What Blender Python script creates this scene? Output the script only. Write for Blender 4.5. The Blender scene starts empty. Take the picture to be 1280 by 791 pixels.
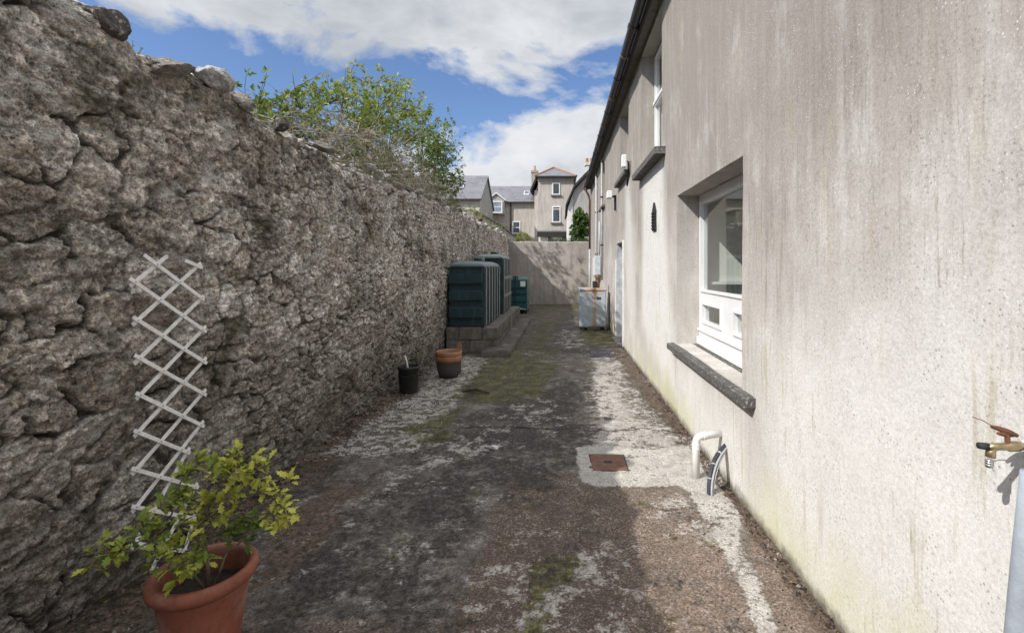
import bpy, bmesh, math, random
import numpy as np
from mathutils import Vector, Matrix

random.seed(7)
RNG = np.random.default_rng(7)
S = bpy.context.scene
COL = S.collection
R = math.radians

# ------------------------------------------------------------------ helpers
def link(o, parent=None):
    COL.objects.link(o)
    if parent is not None:
        o.parent = parent
    return o

def tag(o, label=None, cat=None, group=None, kind=None):
    if label: o['label'] = label
    if cat: o['category'] = cat
    if group: o['group'] = group
    if kind: o['kind'] = kind
    return o

def thing(name, label, cat, loc=(0, 0, 0), group=None):
    o = bpy.data.objects.new(name, None)
    o.empty_display_size = 0.1
    o.location = loc
    link(o)
    return tag(o, label, cat, group)

def obj(name, bm, mat, parent=None, smooth=False, bevel=0.0, segs=2):
    """link a bmesh given in WORLD coordinates as one mesh object"""
    if bevel > 0:
        bmesh.ops.remove_doubles(bm, verts=bm.verts, dist=1e-5)
        es = [e for e in bm.edges if len(e.link_faces) == 2 and e.calc_face_angle(0) > 0.5]
        bmesh.ops.bevel(bm, geom=es, offset=bevel, segments=segs, affect='EDGES', profile=0.5, clamp_overlap=True)
    me = bpy.data.meshes.new(name)
    bm.to_mesh(me); bm.free()
    if smooth:
        for p in me.polygons: p.use_smooth = True
    me.materials.append(mat)
    o = bpy.data.objects.new(name, me)
    link(o, parent)
    if parent is not None:
        p = parent; off = Vector((0, 0, 0))
        while p is not None:
            off += p.location; p = p.parent
        me.transform(Matrix.Translation(-off))
    return o

def NB(): return bmesh.new()

def box(bm, x0, x1, y0, y1, z0, z1):
    v = [bm.verts.new(p) for p in ((x0,y0,z0),(x1,y0,z0),(x1,y1,z0),(x0,y1,z0),(x0,y0,z1),(x1,y0,z1),(x1,y1,z1),(x0,y1,z1))]
    for f in ((3,2,1,0),(4,5,6,7),(0,1,5,4),(1,2,6,5),(2,3,7,6),(3,0,4,7)):
        bm.faces.new([v[i] for i in f])
    return v

def bxo(name, args, mat, parent=None, bevel=0.0, smooth=False):
    bm = NB()
    if not isinstance(args[0], (tuple, list)): args = [args]
    if bevel > 0:
        # bevel each box on its own so touching boxes stay separate
        for a in args:
            b2 = NB(); box(b2, *a)
            bmesh.ops.bevel(b2, geom=b2.edges[:], offset=bevel, segments=2, affect='EDGES', profile=0.5, clamp_overlap=True)
            merge(bm, b2)
    else:
        for a in args: box(bm, *a)
    return obj(name, bm, mat, parent, smooth)

def merge(bm, b2):
    mp = {v: bm.verts.new(v.co) for v in b2.verts}
    for f in b2.faces:
        try: bm.faces.new([mp[v] for v in f.verts])
        except ValueError: pass
    b2.free()

def tube(bm, pts, rad, n=8, caps=True):
    pts = [Vector(p) for p in pts]
    if not hasattr(rad, '__len__'): rad = [rad]*len(pts)
    rings = []; prev = None
    for i, p in enumerate(pts):
        t = (pts[min(i+1, len(pts)-1)] - pts[max(i-1, 0)])
        if t.length < 1e-9: t = Vector((0,0,1))
        t.normalize()
        if prev is None:
            a = Vector((0,0,1)) if abs(t.z) < .9 else Vector((1,0,0))
            u = t.cross(a).normalized()
        else:
            u = (prev - t*prev.dot(t))
            u = u.normalized() if u.length > 1e-6 else t.orthogonal().normalized()
        prev = u; w = t.cross(u)
        rings.append([bm.verts.new(p + (u*math.cos(k*2*math.pi/n) + w*math.sin(k*2*math.pi/n))*rad[i]) for k in range(n)])
    for a, b in zip(rings, rings[1:]):
        for k in range(n):
            bm.faces.new((a[k], a[(k+1)%n], b[(k+1)%n], b[k]))
    if caps:
        bm.faces.new(rings[0][::-1]); bm.faces.new(rings[-1])

def lathe(bm, prof, cx, cy, n=48):
    rings = []
    for r, z in prof:
        rings.append([bm.verts.new((cx+r*math.cos(k*2*math.pi/n), cy+r*math.sin(k*2*math.pi/n), z)) for k in range(n)])
    for a, b in zip(rings, rings[1:]):
        for k in range(n):
            bm.faces.new((a[k], a[(k+1)%n], b[(k+1)%n], b[k]))
    return rings

def prism(bm, pts, vec):
    vec = Vector(vec)
    a = [bm.verts.new(p) for p in pts]
    b = [bm.verts.new(Vector(p)+vec) for p in pts]
    n = len(pts)
    bm.faces.new(a); bm.faces.new(b[::-1])
    for i in range(n):
        bm.faces.new((a[i], b[i], b[(i+1)%n], a[(i+1)%n]))
    bmesh.ops.recalc_face_normals(bm, faces=bm.faces[:])

# ---- numpy noise
def _hash(xi, yi, seed):
    h = (xi.astype(np.int64)*374761393 + yi.astype(np.int64)*668265263 + seed*144269504) & 0xffffffff
    h = ((h ^ (h >> 13))*1274126177) & 0xffffffff
    h = h ^ (h >> 16)
    h = (h*2246822519) & 0xffffffff
    h = h ^ (h >> 15)
    return h/4294967296.0

def vnoise(x, y, seed=0):
    xi = np.floor(x); yi = np.floor(y); fx = x-xi; fy = y-yi
    fx = fx*fx*fx*(fx*(fx*6-15)+10); fy = fy*fy*fy*(fy*(fy*6-15)+10)
    a = _hash(xi, yi, seed); b = _hash(xi+1, yi, seed); c = _hash(xi, yi+1, seed); d = _hash(xi+1, yi+1, seed)
    return (a*(1-fx)+b*fx)*(1-fy) + (c*(1-fx)+d*fx)*fy

def fbm(x, y, seed=0, oct=4, gain=.5):
    s = 0; a = 1; t = 0
    for i in range(oct):
        s = s + a*vnoise(x*(2**i)+17.3*i, y*(2**i)-9.1*i, seed+i*13); t += a; a *= gain
    return s/t

def worley(x, y, seed=0):
    xi = np.floor(x); yi = np.floor(y)
    f1 = np.full(x.shape, 9.0); f2 = f1.copy(); cx = np.zeros_like(x); cy = cx.copy(); dx1 = cx.copy(); dy1 = cx.copy()
    for i in (-2,-1,0,1,2):
        for j in (-2,-1,0,1,2):
            ax = xi+i; ay = yi+j
            px = ax + .5 + (_hash(ax, ay, seed)-.5)*.95 + .5*(np.mod(ay,2))
            py = ay + .5 + (_hash(ax, ay, seed+5)-.5)*.8
            d = np.hypot(x-px, y-py)
            n = d < f1
            f2 = np.where(n, f1, np.minimum(f2, d))
            dx1 = np.where(n, x-px, dx1); dy1 = np.where(n, y-py, dy1)
            f1 = np.where(n, d, f1); cx = np.where(n, ax, cx); cy = np.where(n, ay, cy)
    return f1, f2, cx, cy, dx1, dy1

def sstep(a, b, x):
    t = np.clip((x-a)/(b-a), 0, 1); return t*t*(3-2*t)

def poly_mask(X, Y, pts, soft):
    """1 inside the polygon, falling to 0 over `soft` metres on both sides of its edge"""
    inside = np.zeros(X.shape, bool); dist = np.full(X.shape, 1e9)
    n = len(pts)
    for i in range(n):
        x0, y0 = pts[i]; x1, y1 = pts[(i+1) % n]
        ex, ey = x1-x0, y1-y0
        t = np.clip(((X-x0)*ex+(Y-y0)*ey)/(ex*ex+ey*ey+1e-12), 0, 1)
        dist = np.minimum(dist, np.hypot(X-x0-t*ex, Y-y0-t*ey))
        c = ((y0 > Y) != (y1 > Y))
        xx = x0 + (Y-y0)/(y1-y0+1e-12)*ex
        inside ^= c & (X < xx)
    d = np.where(inside, dist, -dist)
    return sstep(-soft, soft, d)

def grid_mesh(name, P, mat, parent=None, attrs=None, smooth=True, off=None, mask=None):
    """P: (n, m, 3) array"""
    n, m, _ = P.shape
    if off is not None: P = P - np.array(off)
    idx = np.arange(n*m).reshape(n, m)
    q = np.stack([idx[:-1,:-1], idx[1:,:-1], idx[1:,1:], idx[:-1,1:]], -1).reshape(-1, 4)
    if mask is not None: q = q[mask.reshape(-1)]
    me = bpy.data.meshes.new(name)
    me.vertices.add(n*m); me.vertices.foreach_set('co', P.reshape(-1).astype(np.float32))
    me.loops.add(q.size); me.loops.foreach_set('vertex_index', q.reshape(-1).astype(np.int32))
    me.polygons.add(len(q)); me.polygons.foreach_set('loop_start', np.arange(0, q.size, 4, dtype=np.int32))
    me.polygons.foreach_set('use_smooth', np.full(len(q), smooth))
    me.update(calc_edges=True); me.validate()
    for k, v in (attrs or {}).items():
        a = me.attributes.new(k, 'FLOAT', 'POINT'); a.data.foreach_set('value', np.ascontiguousarray(v, dtype=np.float32).reshape(-1))
    me.materials.append(mat)
    o = bpy.data.objects.new(name, me)
    return link(o, parent)

# ------------------------------------------------------------------ materials
class Mat:
    def __init__(s, name, rough=.8, spec=.3):
        s.m = bpy.data.materials.new(name); s.m.use_nodes = True
        s.t = s.m.node_tree; s.n = s.t.nodes; s.l = s.t.links
        s.b = s.n['Principled BSDF']; s.out = s.n['Material Output']
        s.b.inputs['Roughness'].default_value = rough
        s.b.inputs['Specular IOR Level'].default_value = spec
        s._tc = None
    def set(s, sock, v):
        if v is None: return
        if hasattr(v, 'is_output') or isinstance(v, bpy.types.NodeSocket): s.l.new(v, sock)
        else:
            if isinstance(v, (tuple, list)) and len(v) == 3 and sock.type == 'RGBA': v = (*v, 1)
            sock.default_value = v
    def node(s, typ, **kw):
        n = s.n.new(typ)
        for k, v in kw.items(): setattr(n, k, v)
        return n
    @property
    def pos(s):
        if s._tc is None: s._tc = s.node('ShaderNodeNewGeometry')
        return s._tc.outputs['Position']
    def normal(s):
        _ = s.pos; return s._tc.outputs['Normal']
    def objc(s):
        return s.node('ShaderNodeTexCoord').outputs['Object']
    def scale(s, v, sc, loc=(0,0,0)):
        n = s.node('ShaderNodeMapping'); s.set(n.inputs['Vector'], v)
        n.inputs['Scale'].default_value = sc; n.inputs['Location'].default_value = loc
        return n.outputs[0]
    def noise(s, sc, det=4, rough=.55, vec=None, dist=0):
        n = s.node('ShaderNodeTexNoise'); s.set(n.inputs['Vector'], vec if vec is not None else s.pos)
        n.inputs['Scale'].default_value = sc; n.inputs['Detail'].default_value = det
        n.inputs['Roughness'].default_value = rough; n.inputs['Distortion'].default_value = dist
        return n.outputs['Fac']
    def voro(s, sc, vec=None, feature='F1', out='Distance', rnd=1):
        n = s.node('ShaderNodeTexVoronoi', feature=feature); s.set(n.inputs['Vector'], vec if vec is not None else s.pos)
        n.inputs['Scale'].default_value = sc; n.inputs['Randomness'].default_value = rnd
        return n.outputs[out]
    def ramp(s, f, stops, interp='LINEAR'):
        n = s.node('ShaderNodeValToRGB'); s.set(n.inputs[0], f); cr = n.color_ramp; cr.interpolation = interp
        while len(cr.elements) < len(stops): cr.elements.new(.5)
        for e, (p, c) in zip(cr.elements, stops):
            e.position = p
            e.color = (c, c, c, 1) if not hasattr(c, '__len__') else (*c, 1)
        return n.outputs[0]
    def mix(s, f, a, b, mode='MIX'):
        n = s.node('ShaderNodeMix', data_type='RGBA', blend_type=mode)
        s.set(n.inputs[0], f); s.set(n.inputs[6], a); s.set(n.inputs[7], b)
        return n.outputs[2]
    def math(s, op, a, b=None, clamp=False):
        n = s.node('ShaderNodeMath', operation=op, use_clamp=clamp); s.set(n.inputs[0], a); s.set(n.inputs[1], b)
        return n.outputs[0]
    def mr(s, v, a, b, c=0, d=1):
        n = s.node('ShaderNodeMapRange'); s.set(n.inputs[0], v)
        for i, x in enumerate((a, b, c, d)): n.inputs[i+1].default_value = x
        n.clamp = True
        return n.outputs[0]
    def attr(s, name):
        n = s.node('ShaderNodeAttribute', attribute_name=name); return n.outputs['Fac']
    def sep(s, v):
        n = s.node('ShaderNodeSeparateXYZ'); s.set(n.inputs[0], v); return n.outputs
    def bump(s, h, strength=.5, dist=.01, normal=None):
        n = s.node('ShaderNodeBump'); s.set(n.inputs['Height'], h); n.inputs['Strength'].default_value = strength
        n.inputs['Distance'].default_value = dist
        if normal is not None: s.set(n.inputs['Normal'], normal)
        return n.outputs[0]
    def done(s, col=None, rough=None, normal=None, metal=None):
        s.set(s.b.inputs['Base Color'], col); s.set(s.b.inputs['Roughness'], rough)
        s.set(s.b.inputs['Normal'], normal); s.set(s.b.inputs['Metallic'], metal)
        return s.m

def simple(name, c, rough=.6, var=.15, sc=12, bump=0.0, metal=0.0, spec=.35, c2=None):
    m = Mat(name, rough, spec)
    f = m.noise(sc, 5, .6)
    c2 = c2 or tuple(x*(1-var*2) for x in c)
    col = m.mix(m.mr(f, .35, .68), c, c2)
    nrm = m.bump(m.noise(sc*8, 4), .3, bump) if bump else None
    return m.done(col, None, nrm, metal)

M = {}
def mat_stone():
    m = Mat('rubble_stone', .9, .2)
    tint, cav, mort = m.attr('tint'), m.attr('cav'), m.attr('mort')
    base = m.ramp(tint, [(0, (.27,.215,.17)), (.2, (.52,.46,.40)), (.4, (.36,.29,.235)), (.6, (.62,.56,.50)), (.78, (.42,.36,.31)), (1, (.78,.73,.67))])
    hgt = m.attr('hgt')
    def nn(sc, det, ro, loc=(0,0,0)): return m.mr(m.noise(sc, det, ro, m.scale(m.pos, (1,1,1), loc)), .40, .60)
    n1 = m.noise(9, 6, .7); n2 = m.noise(36, 5, .7); n3 = m.noise(1.3, 4, .6); n4 = m.noise(115, 4, .7); n5 = m.noise(4, 5, .65)
    base = m.mix(m.math('MULTIPLY', mort, m.mr(n1, .34, .62, .3, .95)), base, (.58,.525,.455))
    base = m.mix(m.mr(n5, .42, .62, 0, .55), base, (.56,.51,.45))
    base = m.mix(1.0, base, m.ramp(nn(30, 4, .6), [(0, .62), (.4, .90), (1, 1.40)]), 'MULTIPLY')
    base = m.mix(1.0, base, m.ramp(nn(95, 3, .65, (3,1,2)), [(0, .66), (.45, .97), (1, 1.38)]), 'MULTIPLY')
    base = m.mix(1.0, base, m.ramp(nn(8, 4, .6, (1,5,2)), [(0, .72), (.5, 1.0), (1, 1.22)]), 'MULTIPLY')
    # dirt plus crevice shade put into the colour of hollows; high faces weathered pale
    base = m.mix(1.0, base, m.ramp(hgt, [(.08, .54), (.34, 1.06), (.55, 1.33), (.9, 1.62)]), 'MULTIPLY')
    # lime crust and lichen, pale: ragged patches and small round specks
    wob = m.node('ShaderNodeVectorMath', operation='ADD'); m.l.new(m.pos, wob.inputs[0])
    nz = m.node('ShaderNodeTexNoise'); m.l.new(m.pos, nz.inputs['Vector']); nz.inputs['Scale'].default_value = 45; nz.inputs['Detail'].default_value = 3
    sc_ = m.node('ShaderNodeVectorMath', operation='SCALE'); m.l.new(nz.outputs['Color'], sc_.inputs[0]); sc_.inputs['Scale'].default_value = .035
    m.l.new(sc_.outputs[0], wob.inputs[1]); wp = wob.outputs[0]
    gate = m.mr(m.noise(2.4, 4, .62), .40, .57, .15, 1)
    lich = m.math('MULTIPLY', m.mr(m.noise(13, 5, .62, wp), .525, .56), gate)
    base = m.mix(m.math('MULTIPLY', lich, .85), base, m.mix(m.mr(n4, .42, .58), (.40,.37,.33), (.74,.71,.66)))
    def specks(scale, r0, loc, k):
        v = m.node('ShaderNodeTexVoronoi'); m.l.new(m.scale(wp, (1,1,1), loc), v.inputs['Vector']); v.inputs['Scale'].default_value = scale
        rad = m.math('MULTIPLY', m.math('SUBTRACT', m.sep(v.outputs['Color'])[0], .35), r0)
        return m.math('MULTIPLY', m.mr(m.math('SUBTRACT', v.outputs['Distance'], rad), .04, -.05), k)
    base = m.mix(m.math('MULTIPLY', specks(38, .62, (.3,0,0), .75), gate), base, (.70,.68,.645))
    base = m.mix(m.math('MULTIPLY', specks(85, .65, (0,.4,0), .8), m.mr(m.noise(3.3, 4, .6, m.scale(m.pos,(1,1,1),(7,1,2))), .42, .58, .15, 1)), base, (.78,.76,.73))
    base = m.mix(m.math('MULTIPLY', specks(46, .66, (0,0,.7), .8), m.mr(m.noise(2.9, 4, .6, m.scale(m.pos,(1,1,1),(1,8,2))), .42, .58, .15, 1)), base, (.075,.06,.048))
    # brown earth and moss in damp zones
    moss = m.math('MULTIPLY', m.mr(m.noise(2.1, 6, .7, m.scale(m.pos, (1,.55,1))), .50, .61), m.mr(n1, .32, .55))
    base = m.mix(m.math('MULTIPLY', moss, .85), base, m.mix(m.mr(m.noise(30), .4, .6), (.06,.05,.032), (.15,.125,.06)))
    base = m.mix(m.mr(n3, .55, .75, 0, .4), base, (.13,.105,.075))
    z = m.sep(m.pos)[2]
    base = m.mix(m.mr(m.math('ADD', z, m.math('MULTIPLY', n1, .5)), 0.3, 1.5, .72, 0), base, (.105,.088,.072))  # wall painted darker toward its foot, occlusion put into the colour
    hs = m.node('ShaderNodeHueSaturation'); hs.inputs['Saturation'].default_value = .95; m.set(hs.inputs['Color'], base); base = hs.outputs[0]
    base = m.mix(m.math('MULTIPLY', cav, .82), base, (.034,.027,.021))
    h = m.math('ADD', m.math('MULTIPLY', n2, 1.1), m.math('ADD', m.math('MULTIPLY', n1, 1.5), m.math('MULTIPLY', n4, .4)))
    fac = m.voro(24, m.scale(m.pos, (1,.7,1.5)), out='Distance')
    h = m.math('ADD', h, m.math('MULTIPLY', fac, 1.0))
    return m.done(base, None, m.bump(h, 1.0, .03))
M['stone'] = mat_stone()

def mat_loose(name, a, b):
    m = Mat(name, .9, .2)
    n1 = m.noise(14, 6, .7); n2 = m.noise(70, 5, .7)
    c = m.mix(m.mr(n1, .35, .65), a, b)
    c = m.mix(m.mr(n2, .45, .7, 0, .7), c, (.06,.05,.045))
    c = m.mix(m.mr(m.noise(40,5,.7), .56, .64, 0, .7), c, (.55,.53,.5))
    return m.done(c, None, m.bump(m.math('ADD', n1, m.math('MULTIPLY', n2, .5)), .9, .03))
M['cap'] = mat_loose('coping_rock', (.20,.175,.15), (.30,.27,.24))
M['cap_pale'] = mat_loose('pale_lichened_rock', (.42,.41,.39), (.55,.54,.51))
M['chalk'] = simple('white_stone', (.80,.79,.77), .9, .1, 20)
M['cap_dark'] = mat_loose('dark_rock', (.09,.08,.07), (.15,.13,.115))

def mat_render():
    m = Mat('weathered_render', .92, .15)
    p = m.pos; x, y, z = m.sep(p)
    st = m.scale(p, (1, 1, .07))
    fine = m.noise(210, 4, .7); mid = m.noise(34, 6, .7); big = m.noise(1.1, 5, .6)
    streak = m.noise(9, 5, .6, st); streak2 = m.noise(26, 5, .7, st); streak3 = m.noise(52, 5, .7, m.scale(p, (1,1,.055)))
    lime, stain = m.attr('lime'), m.attr('stain')
    # upper wall browner, lower wall paler
    zz = m.math('ADD', z, m.math('MULTIPLY', m.math('SUBTRACT', big, .5), 3.2))
    c = m.ramp(m.mr(zz, .2, 3.4), [(0, (.62,.598,.57)), (.38, (.515,.482,.447)), (.66, (.385,.348,.31)), (1, (.28,.25,.22))])
    c = m.mix(m.mr(streak, .46, .66, 0, .30), c, (.66,.63,.595))
    blot = m.noise(3.2, 6, .68, m.scale(p, (1,1,.6), (8,1,3)))
    c = m.mix(m.mr(blot, .36, .66, .38, 0), c, (.33,.295,.26))
    c = m.mix(m.mr(blot, .55, .72, 0, .4), c, (.72,.70,.67))
    c = m.mix(m.math('MULTIPLY', m.math('MULTIPLY', m.mr(streak2, .5, .66, 0, .8), m.mr(big, .36, .58, .25, 1)), m.mr(z, .3, 2.6, .25, 1)), c, (.24,.215,.185))
    c = m.mix(m.math('MULTIPLY', m.mr(m.noise(40, 5, .75, m.scale(p, (1,1,.45))), .56, .66), m.math('MULTIPLY', m.mr(z, .8, 2.6, .15, .85), m.mr(blot, .35, .6, 1, .4))), c, (.17,.15,.13))
    c = m.mix(m.math('MULTIPLY', lime, m.mr(mid, .25, .6, .45, 1)), c, (.74,.72,.69))
    c = m.mix(m.math('MULTIPLY', stain, m.mr(blot, .32, .68, 1, .35)), c, (.285,.255,.225))
    # thin dark and ochre runs
    run = m.math('MULTIPLY', m.mr(streak3, .585, .70), m.mr(m.noise(2.3, 3), .47, .60))
    c = m.mix(m.math('MULTIPLY', run, .75), c, (.24,.21,.16))
    run2 = m.math('MULTIPLY', m.mr(m.noise(17, 4, .6, m.scale(p, (1,1,.10), (3.1,7,2))), .58, .66), m.mr(m.noise(1.9, 3, .5, m.scale(p,(1,1,1),(5,1,0))), .42, .58))
    c = m.mix(m.math('MULTIPLY', run2, .5), c, (.40,.36,.22))
    # pits and lime specks of the roughcast
    pit = m.math('MULTIPLY', m.mr(m.voro(55), .27, .14), m.mr(m.noise(7, 4, .6), .44, .60))
    c = m.mix(m.math('MULTIPLY', pit, .7), c, (.22,.20,.18))
    spk = m.math('MULTIPLY', m.mr(m.voro(75, m.scale(p,(1,1,.8),(.3,.7,.1))), .24, .12), m.mr(m.noise(5, 4, .7), .42, .66))
    c = m.mix(m.math('MULTIPLY', spk, .75), c, (.84,.83,.81))
    c = m.mix(1.0, c, m.ramp(m.mr(fine, .40, .60), [(0, .88), (.5, 1.0), (1, 1.07)]), 'MULTIPLY')
    c = m.mix(1.0, c, m.ramp(m.mr(m.noise(70, 5, .75), .42, .58), [(0, .90), (.5, 1.0), (1, 1.05)]), 'MULTIPLY')
    # algae and splash at the foot
    za = m.math('ADD', z, m.math('MULTIPLY', m.math('SUBTRACT', m.noise(2.6, 5, .6), .5), 1.0))
    alg = m.math('MULTIPLY', m.mr(za, .06, .42, 1, 0), m.mr(m.noise(1.1, 3, .5, m.scale(p, (1,1,.6),(2,.9,5))), .36, .6))
    c = m.mix(m.math('MULTIPLY', alg, .6), c, m.mix(mid, (.56,.52,.22), (.42,.41,.20)))
    zb = m.math('ADD', z, m.math('MULTIPLY', m.math('SUBTRACT', m.noise(11, 5, .7), .5), .16))
    c = m.mix(m.mr(zb, .0, .075, .9, 0), c, (.12,.105,.075))
    h = m.math('ADD', m.math('MULTIPLY', fine, .5), m.math('ADD', m.math('MULTIPLY', mid, .3), m.math('MULTIPLY', m.voro(62), -.35)))
    h = m.math('ADD', h, m.math('MULTIPLY', m.noise(6, 4), .8))
    return m.done(c, None, m.bump(h, .42, .0042))
M['render'] = mat_render()

def mat_plain_render(name, a, b, sc=1.6):
    m = Mat(name, .92, .15)
    p = m.pos; st = m.scale(p, (1, 1, .14))
    c = m.mix(m.mr(m.noise(sc, 6, .65), .32, .68), a, b)
    c = m.mix(m.mr(m.noise(5, 5, .65, st), .47, .72, 0, .6), c, tuple(v*.5 for v in b))
    c = m.mix(m.mr(m.noise(24, 5, .7), .5, .7, 0, .4), c, tuple(v*.55 for v in b))
    return m.done(c, None, m.bump(m.noise(40, 5, .7), .5, .012))
M['backwall'] = mat_plain_render('boundary_wall_render', (.42,.385,.35), (.29,.26,.235))
M['houserender'] = mat_plain_render('far_house_render', (.52,.48,.43), (.44,.40,.36), .5)
M['palerender'] = mat_plain_render('pale_house_render', (.58,.54,.48), (.50,.46,.41), .5)
M['greyrender'] = mat_plain_render('grey_house_render', (.42,.40,.385), (.35,.335,.325), .5)
M['whiterender'] = mat_plain_render('white_house_render', (.72,.71,.68), (.62,.6,.57), .7)

def mat_ground():
    m = Mat('stained_concrete', .9, .25)
    p = m.pos; x, y, z = m.sep(p)
    n0 = m.noise(1.7, 6, .68); n1 = m.noise(6.5, 7, .72); n2 = m.noise(28, 6, .72); n3 = m.noise(110, 4, .65)
    nn = m.mr(m.math('ADD', m.math('MULTIPLY', n0, .25), m.math('ADD', m.math('MULTIPLY', n1, .42), m.math('MULTIPLY', n2, .33))), .35, .65)
    def th(name, k=1.2, lo=.42, hi=.58, nz=None):
        a = m.attr(name)
        v = m.math('ADD', a, m.math('MULTIPLY', m.math('SUBTRACT', nz or nn, .5), k))
        return m.mr(v, lo, hi)
    def n2nd(loc, a=3.2, b=16):
        return m.mr(m.math('ADD', m.math('MULTIPLY', m.noise(a, 7, .72, m.scale(p,(1,1,1),loc)), .55), m.math('MULTIPLY', m.noise(b, 7, .75, m.scale(p,(1,1,1),loc)), .45)), .35, .65)
    nnb = n2nd((4,2,0)); nnc = n2nd((9,5,1), 5, 22); nnd = n2nd((2,7,3), 2.4, 12)
    c = m.mix(m.mr(n1, .35, .66), (.155,.132,.113), (.062,.052,.044))
    c = m.mix(m.mr(nnc, .42, .75, 0, .7), c, (.29,.262,.24))
    c = m.mix(m.mr(nnd, .5, .9, 0, .5), c, (.13,.098,.076))
    # exposed red-brown aggregate
    v1 = m.voro(135, out='Color'); g = m.sep(v1)[0]
    aggc = m.ramp(g, [(0, (.065,.044,.034)), (.35, (.135,.094,.072)), (.7, (.19,.137,.107)), (.9, (.25,.20,.165)), (1, (.40,.365,.325))])
    aggc = m.mix(m.mr(nnc, .25, .7, .75, 0), aggc, (.075,.056,.044))
    aggc = m.mix(m.mr(nnd, .62, .85, 0, .5), aggc, (.27,.23,.195))
    c = m.mix(th('agg', 1.3, .35, .65), c, aggc)
    c = m.mix(m.math('MULTIPLY', m.mr(x, .25, .75), m.math('MULTIPLY', m.attr('agg'), m.mr(nnb, .1, .8, .25, .75))), c, m.mix(g, (.16,.115,.088), (.36,.285,.23)))  # sunlight painted in: aggregate paler beyond the edge of the wall's shadow
    # black damp staining
    c = m.mix(m.math('MULTIPLY', th('dark', 2.2, .28, .80, nnd), .90), c, m.mix(m.mr(n2, .42, .62), (.020,.017,.015), (.082,.072,.064)))
    # earth
    c = m.mix(m.math('MULTIPLY', th('dirt', 1.6, .35, .65, nnb), .9), c, m.mix(m.mr(n2, .38, .64), (.050,.034,.025), (.18,.128,.095)))
    # pale cement
    cem = m.mix(m.mr(n1, .36, .62), (.60,.56,.51), (.36,.33,.30))
    cem = m.mix(m.mr(n2, .50, .64, 0, .6), cem, (.24,.22,.20))
    cem = m.mix(m.mr(n3, .45, .58, 0, .45), cem, (.20,.18,.16))
    c = m.mix(m.math('MULTIPLY', th('pale', 1.5, .40, .60, nnc), .88), c, cem)
    # cleaner screed round the manhole
    c = m.mix(m.math('MULTIPLY', th('screed', 1.0, .40, .56), .92), c, m.mix(m.mr(nnb, .35, .8, .1, .7), cem, (.60,.57,.52)))
    # crumbs and earth on top of the pale concrete
    crumb = m.math('MULTIPLY', m.attr('crumb'), m.mr(m.math('ADD', m.math('MULTIPLY', nnb, .6), m.math('MULTIPLY', m.mr(m.noise(13, 6, .72, m.scale(p,(1,1,1),(3,9,1))), .40, .60), .4)), .49, .55))
    c = m.mix(m.math('MULTIPLY', crumb, .95), c, m.mix(m.mr(n2, .42, .62), (.020,.016,.011), (.075,.058,.038)))
    # worn pale flecks and dark blots everywhere
    c = m.mix(m.mr(m.noise(19, 7, .8, m.scale(p,(1,1,1),(5,5,5))), .57, .64, 0, .32), c, (.38,.35,.325))
    c = m.mix(m.mr(m.noise(11, 7, .8, m.scale(p,(1,1,1),(1,6,5))), .58, .66, 0, .65), c, (.045,.038,.032))
    c = m.mix(1.0, c, m.ramp(m.mr(m.noise(85, 4, .7, m.scale(p,(1,1,1),(2,2,8))), .40, .60), [(0, .70), (.5, 1.0), (1, 1.25)]), 'MULTIPLY')
    # moss
    mm = th('moss', 1.9, .42, .62, nnb)
    c = m.mix(m.math('MULTIPLY', mm, .75), c, m.mix(m.mr(n2, .4, .62), (.022,.019,.012), (.062,.053,.028)))
    c = m.mix(m.math('MULTIPLY', mm, m.math('MULTIPLY', m.mr(nnc, .36, .7), m.mr(m.noise(60, 5, .75), .46, .57))), c, (.20,.19,.045))
    # thin crack across the slab
    yc = m.math('ADD', m.math('SUBTRACT', y, 4.74), m.math('ADD', m.math('MULTIPLY', x, .06), m.math('MULTIPLY', m.math('SUBTRACT', m.noise(3, 4), .5), -.28)))
    ck = m.math('MULTIPLY', m.mr(m.math('ABSOLUTE', yc), .004, .014, 1, 0), m.math('MULTIPLY', m.mr(x, -1.05, -.95), m.mr(n1, .36, .46)))
    c = m.mix(ck, c, (.015,.012,.01))
    # grit
    gr = m.mr(m.voro(140, m.scale(p,(1,1,1),(.2,.1,0))), .20, .12)
    c = m.mix(m.math('MULTIPLY', gr, m.mr(n0, .4, .6, .0, .5)), c, (.36,.33,.30))
    dk = m.math('MULTIPLY', m.mr(m.voro(33, m.scale(p,(1,1,1),(.7,.3,0))), .24, .14), m.mr(n0, .42, .6, 0, .8))
    c = m.mix(dk, c, (.03,.026,.022))
    h = m.math('ADD', m.math('MULTIPLY', n2, .9), m.math('ADD', m.math('MULTIPLY', n3, .45), m.math('MULTIPLY', n1, 1.2)))
    h = m.math('SUBTRACT', h, m.math('MULTIPLY', ck, 1.5))
    return m.done(c, m.mr(n1, .3, .7, .95, .7), m.bump(h, .85, .014))
M['ground'] = mat_ground()
M['earth'] = simple('bare_earth', (.10,.085,.06), .95, .3, 2, c2=(.06,.065,.03))

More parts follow.
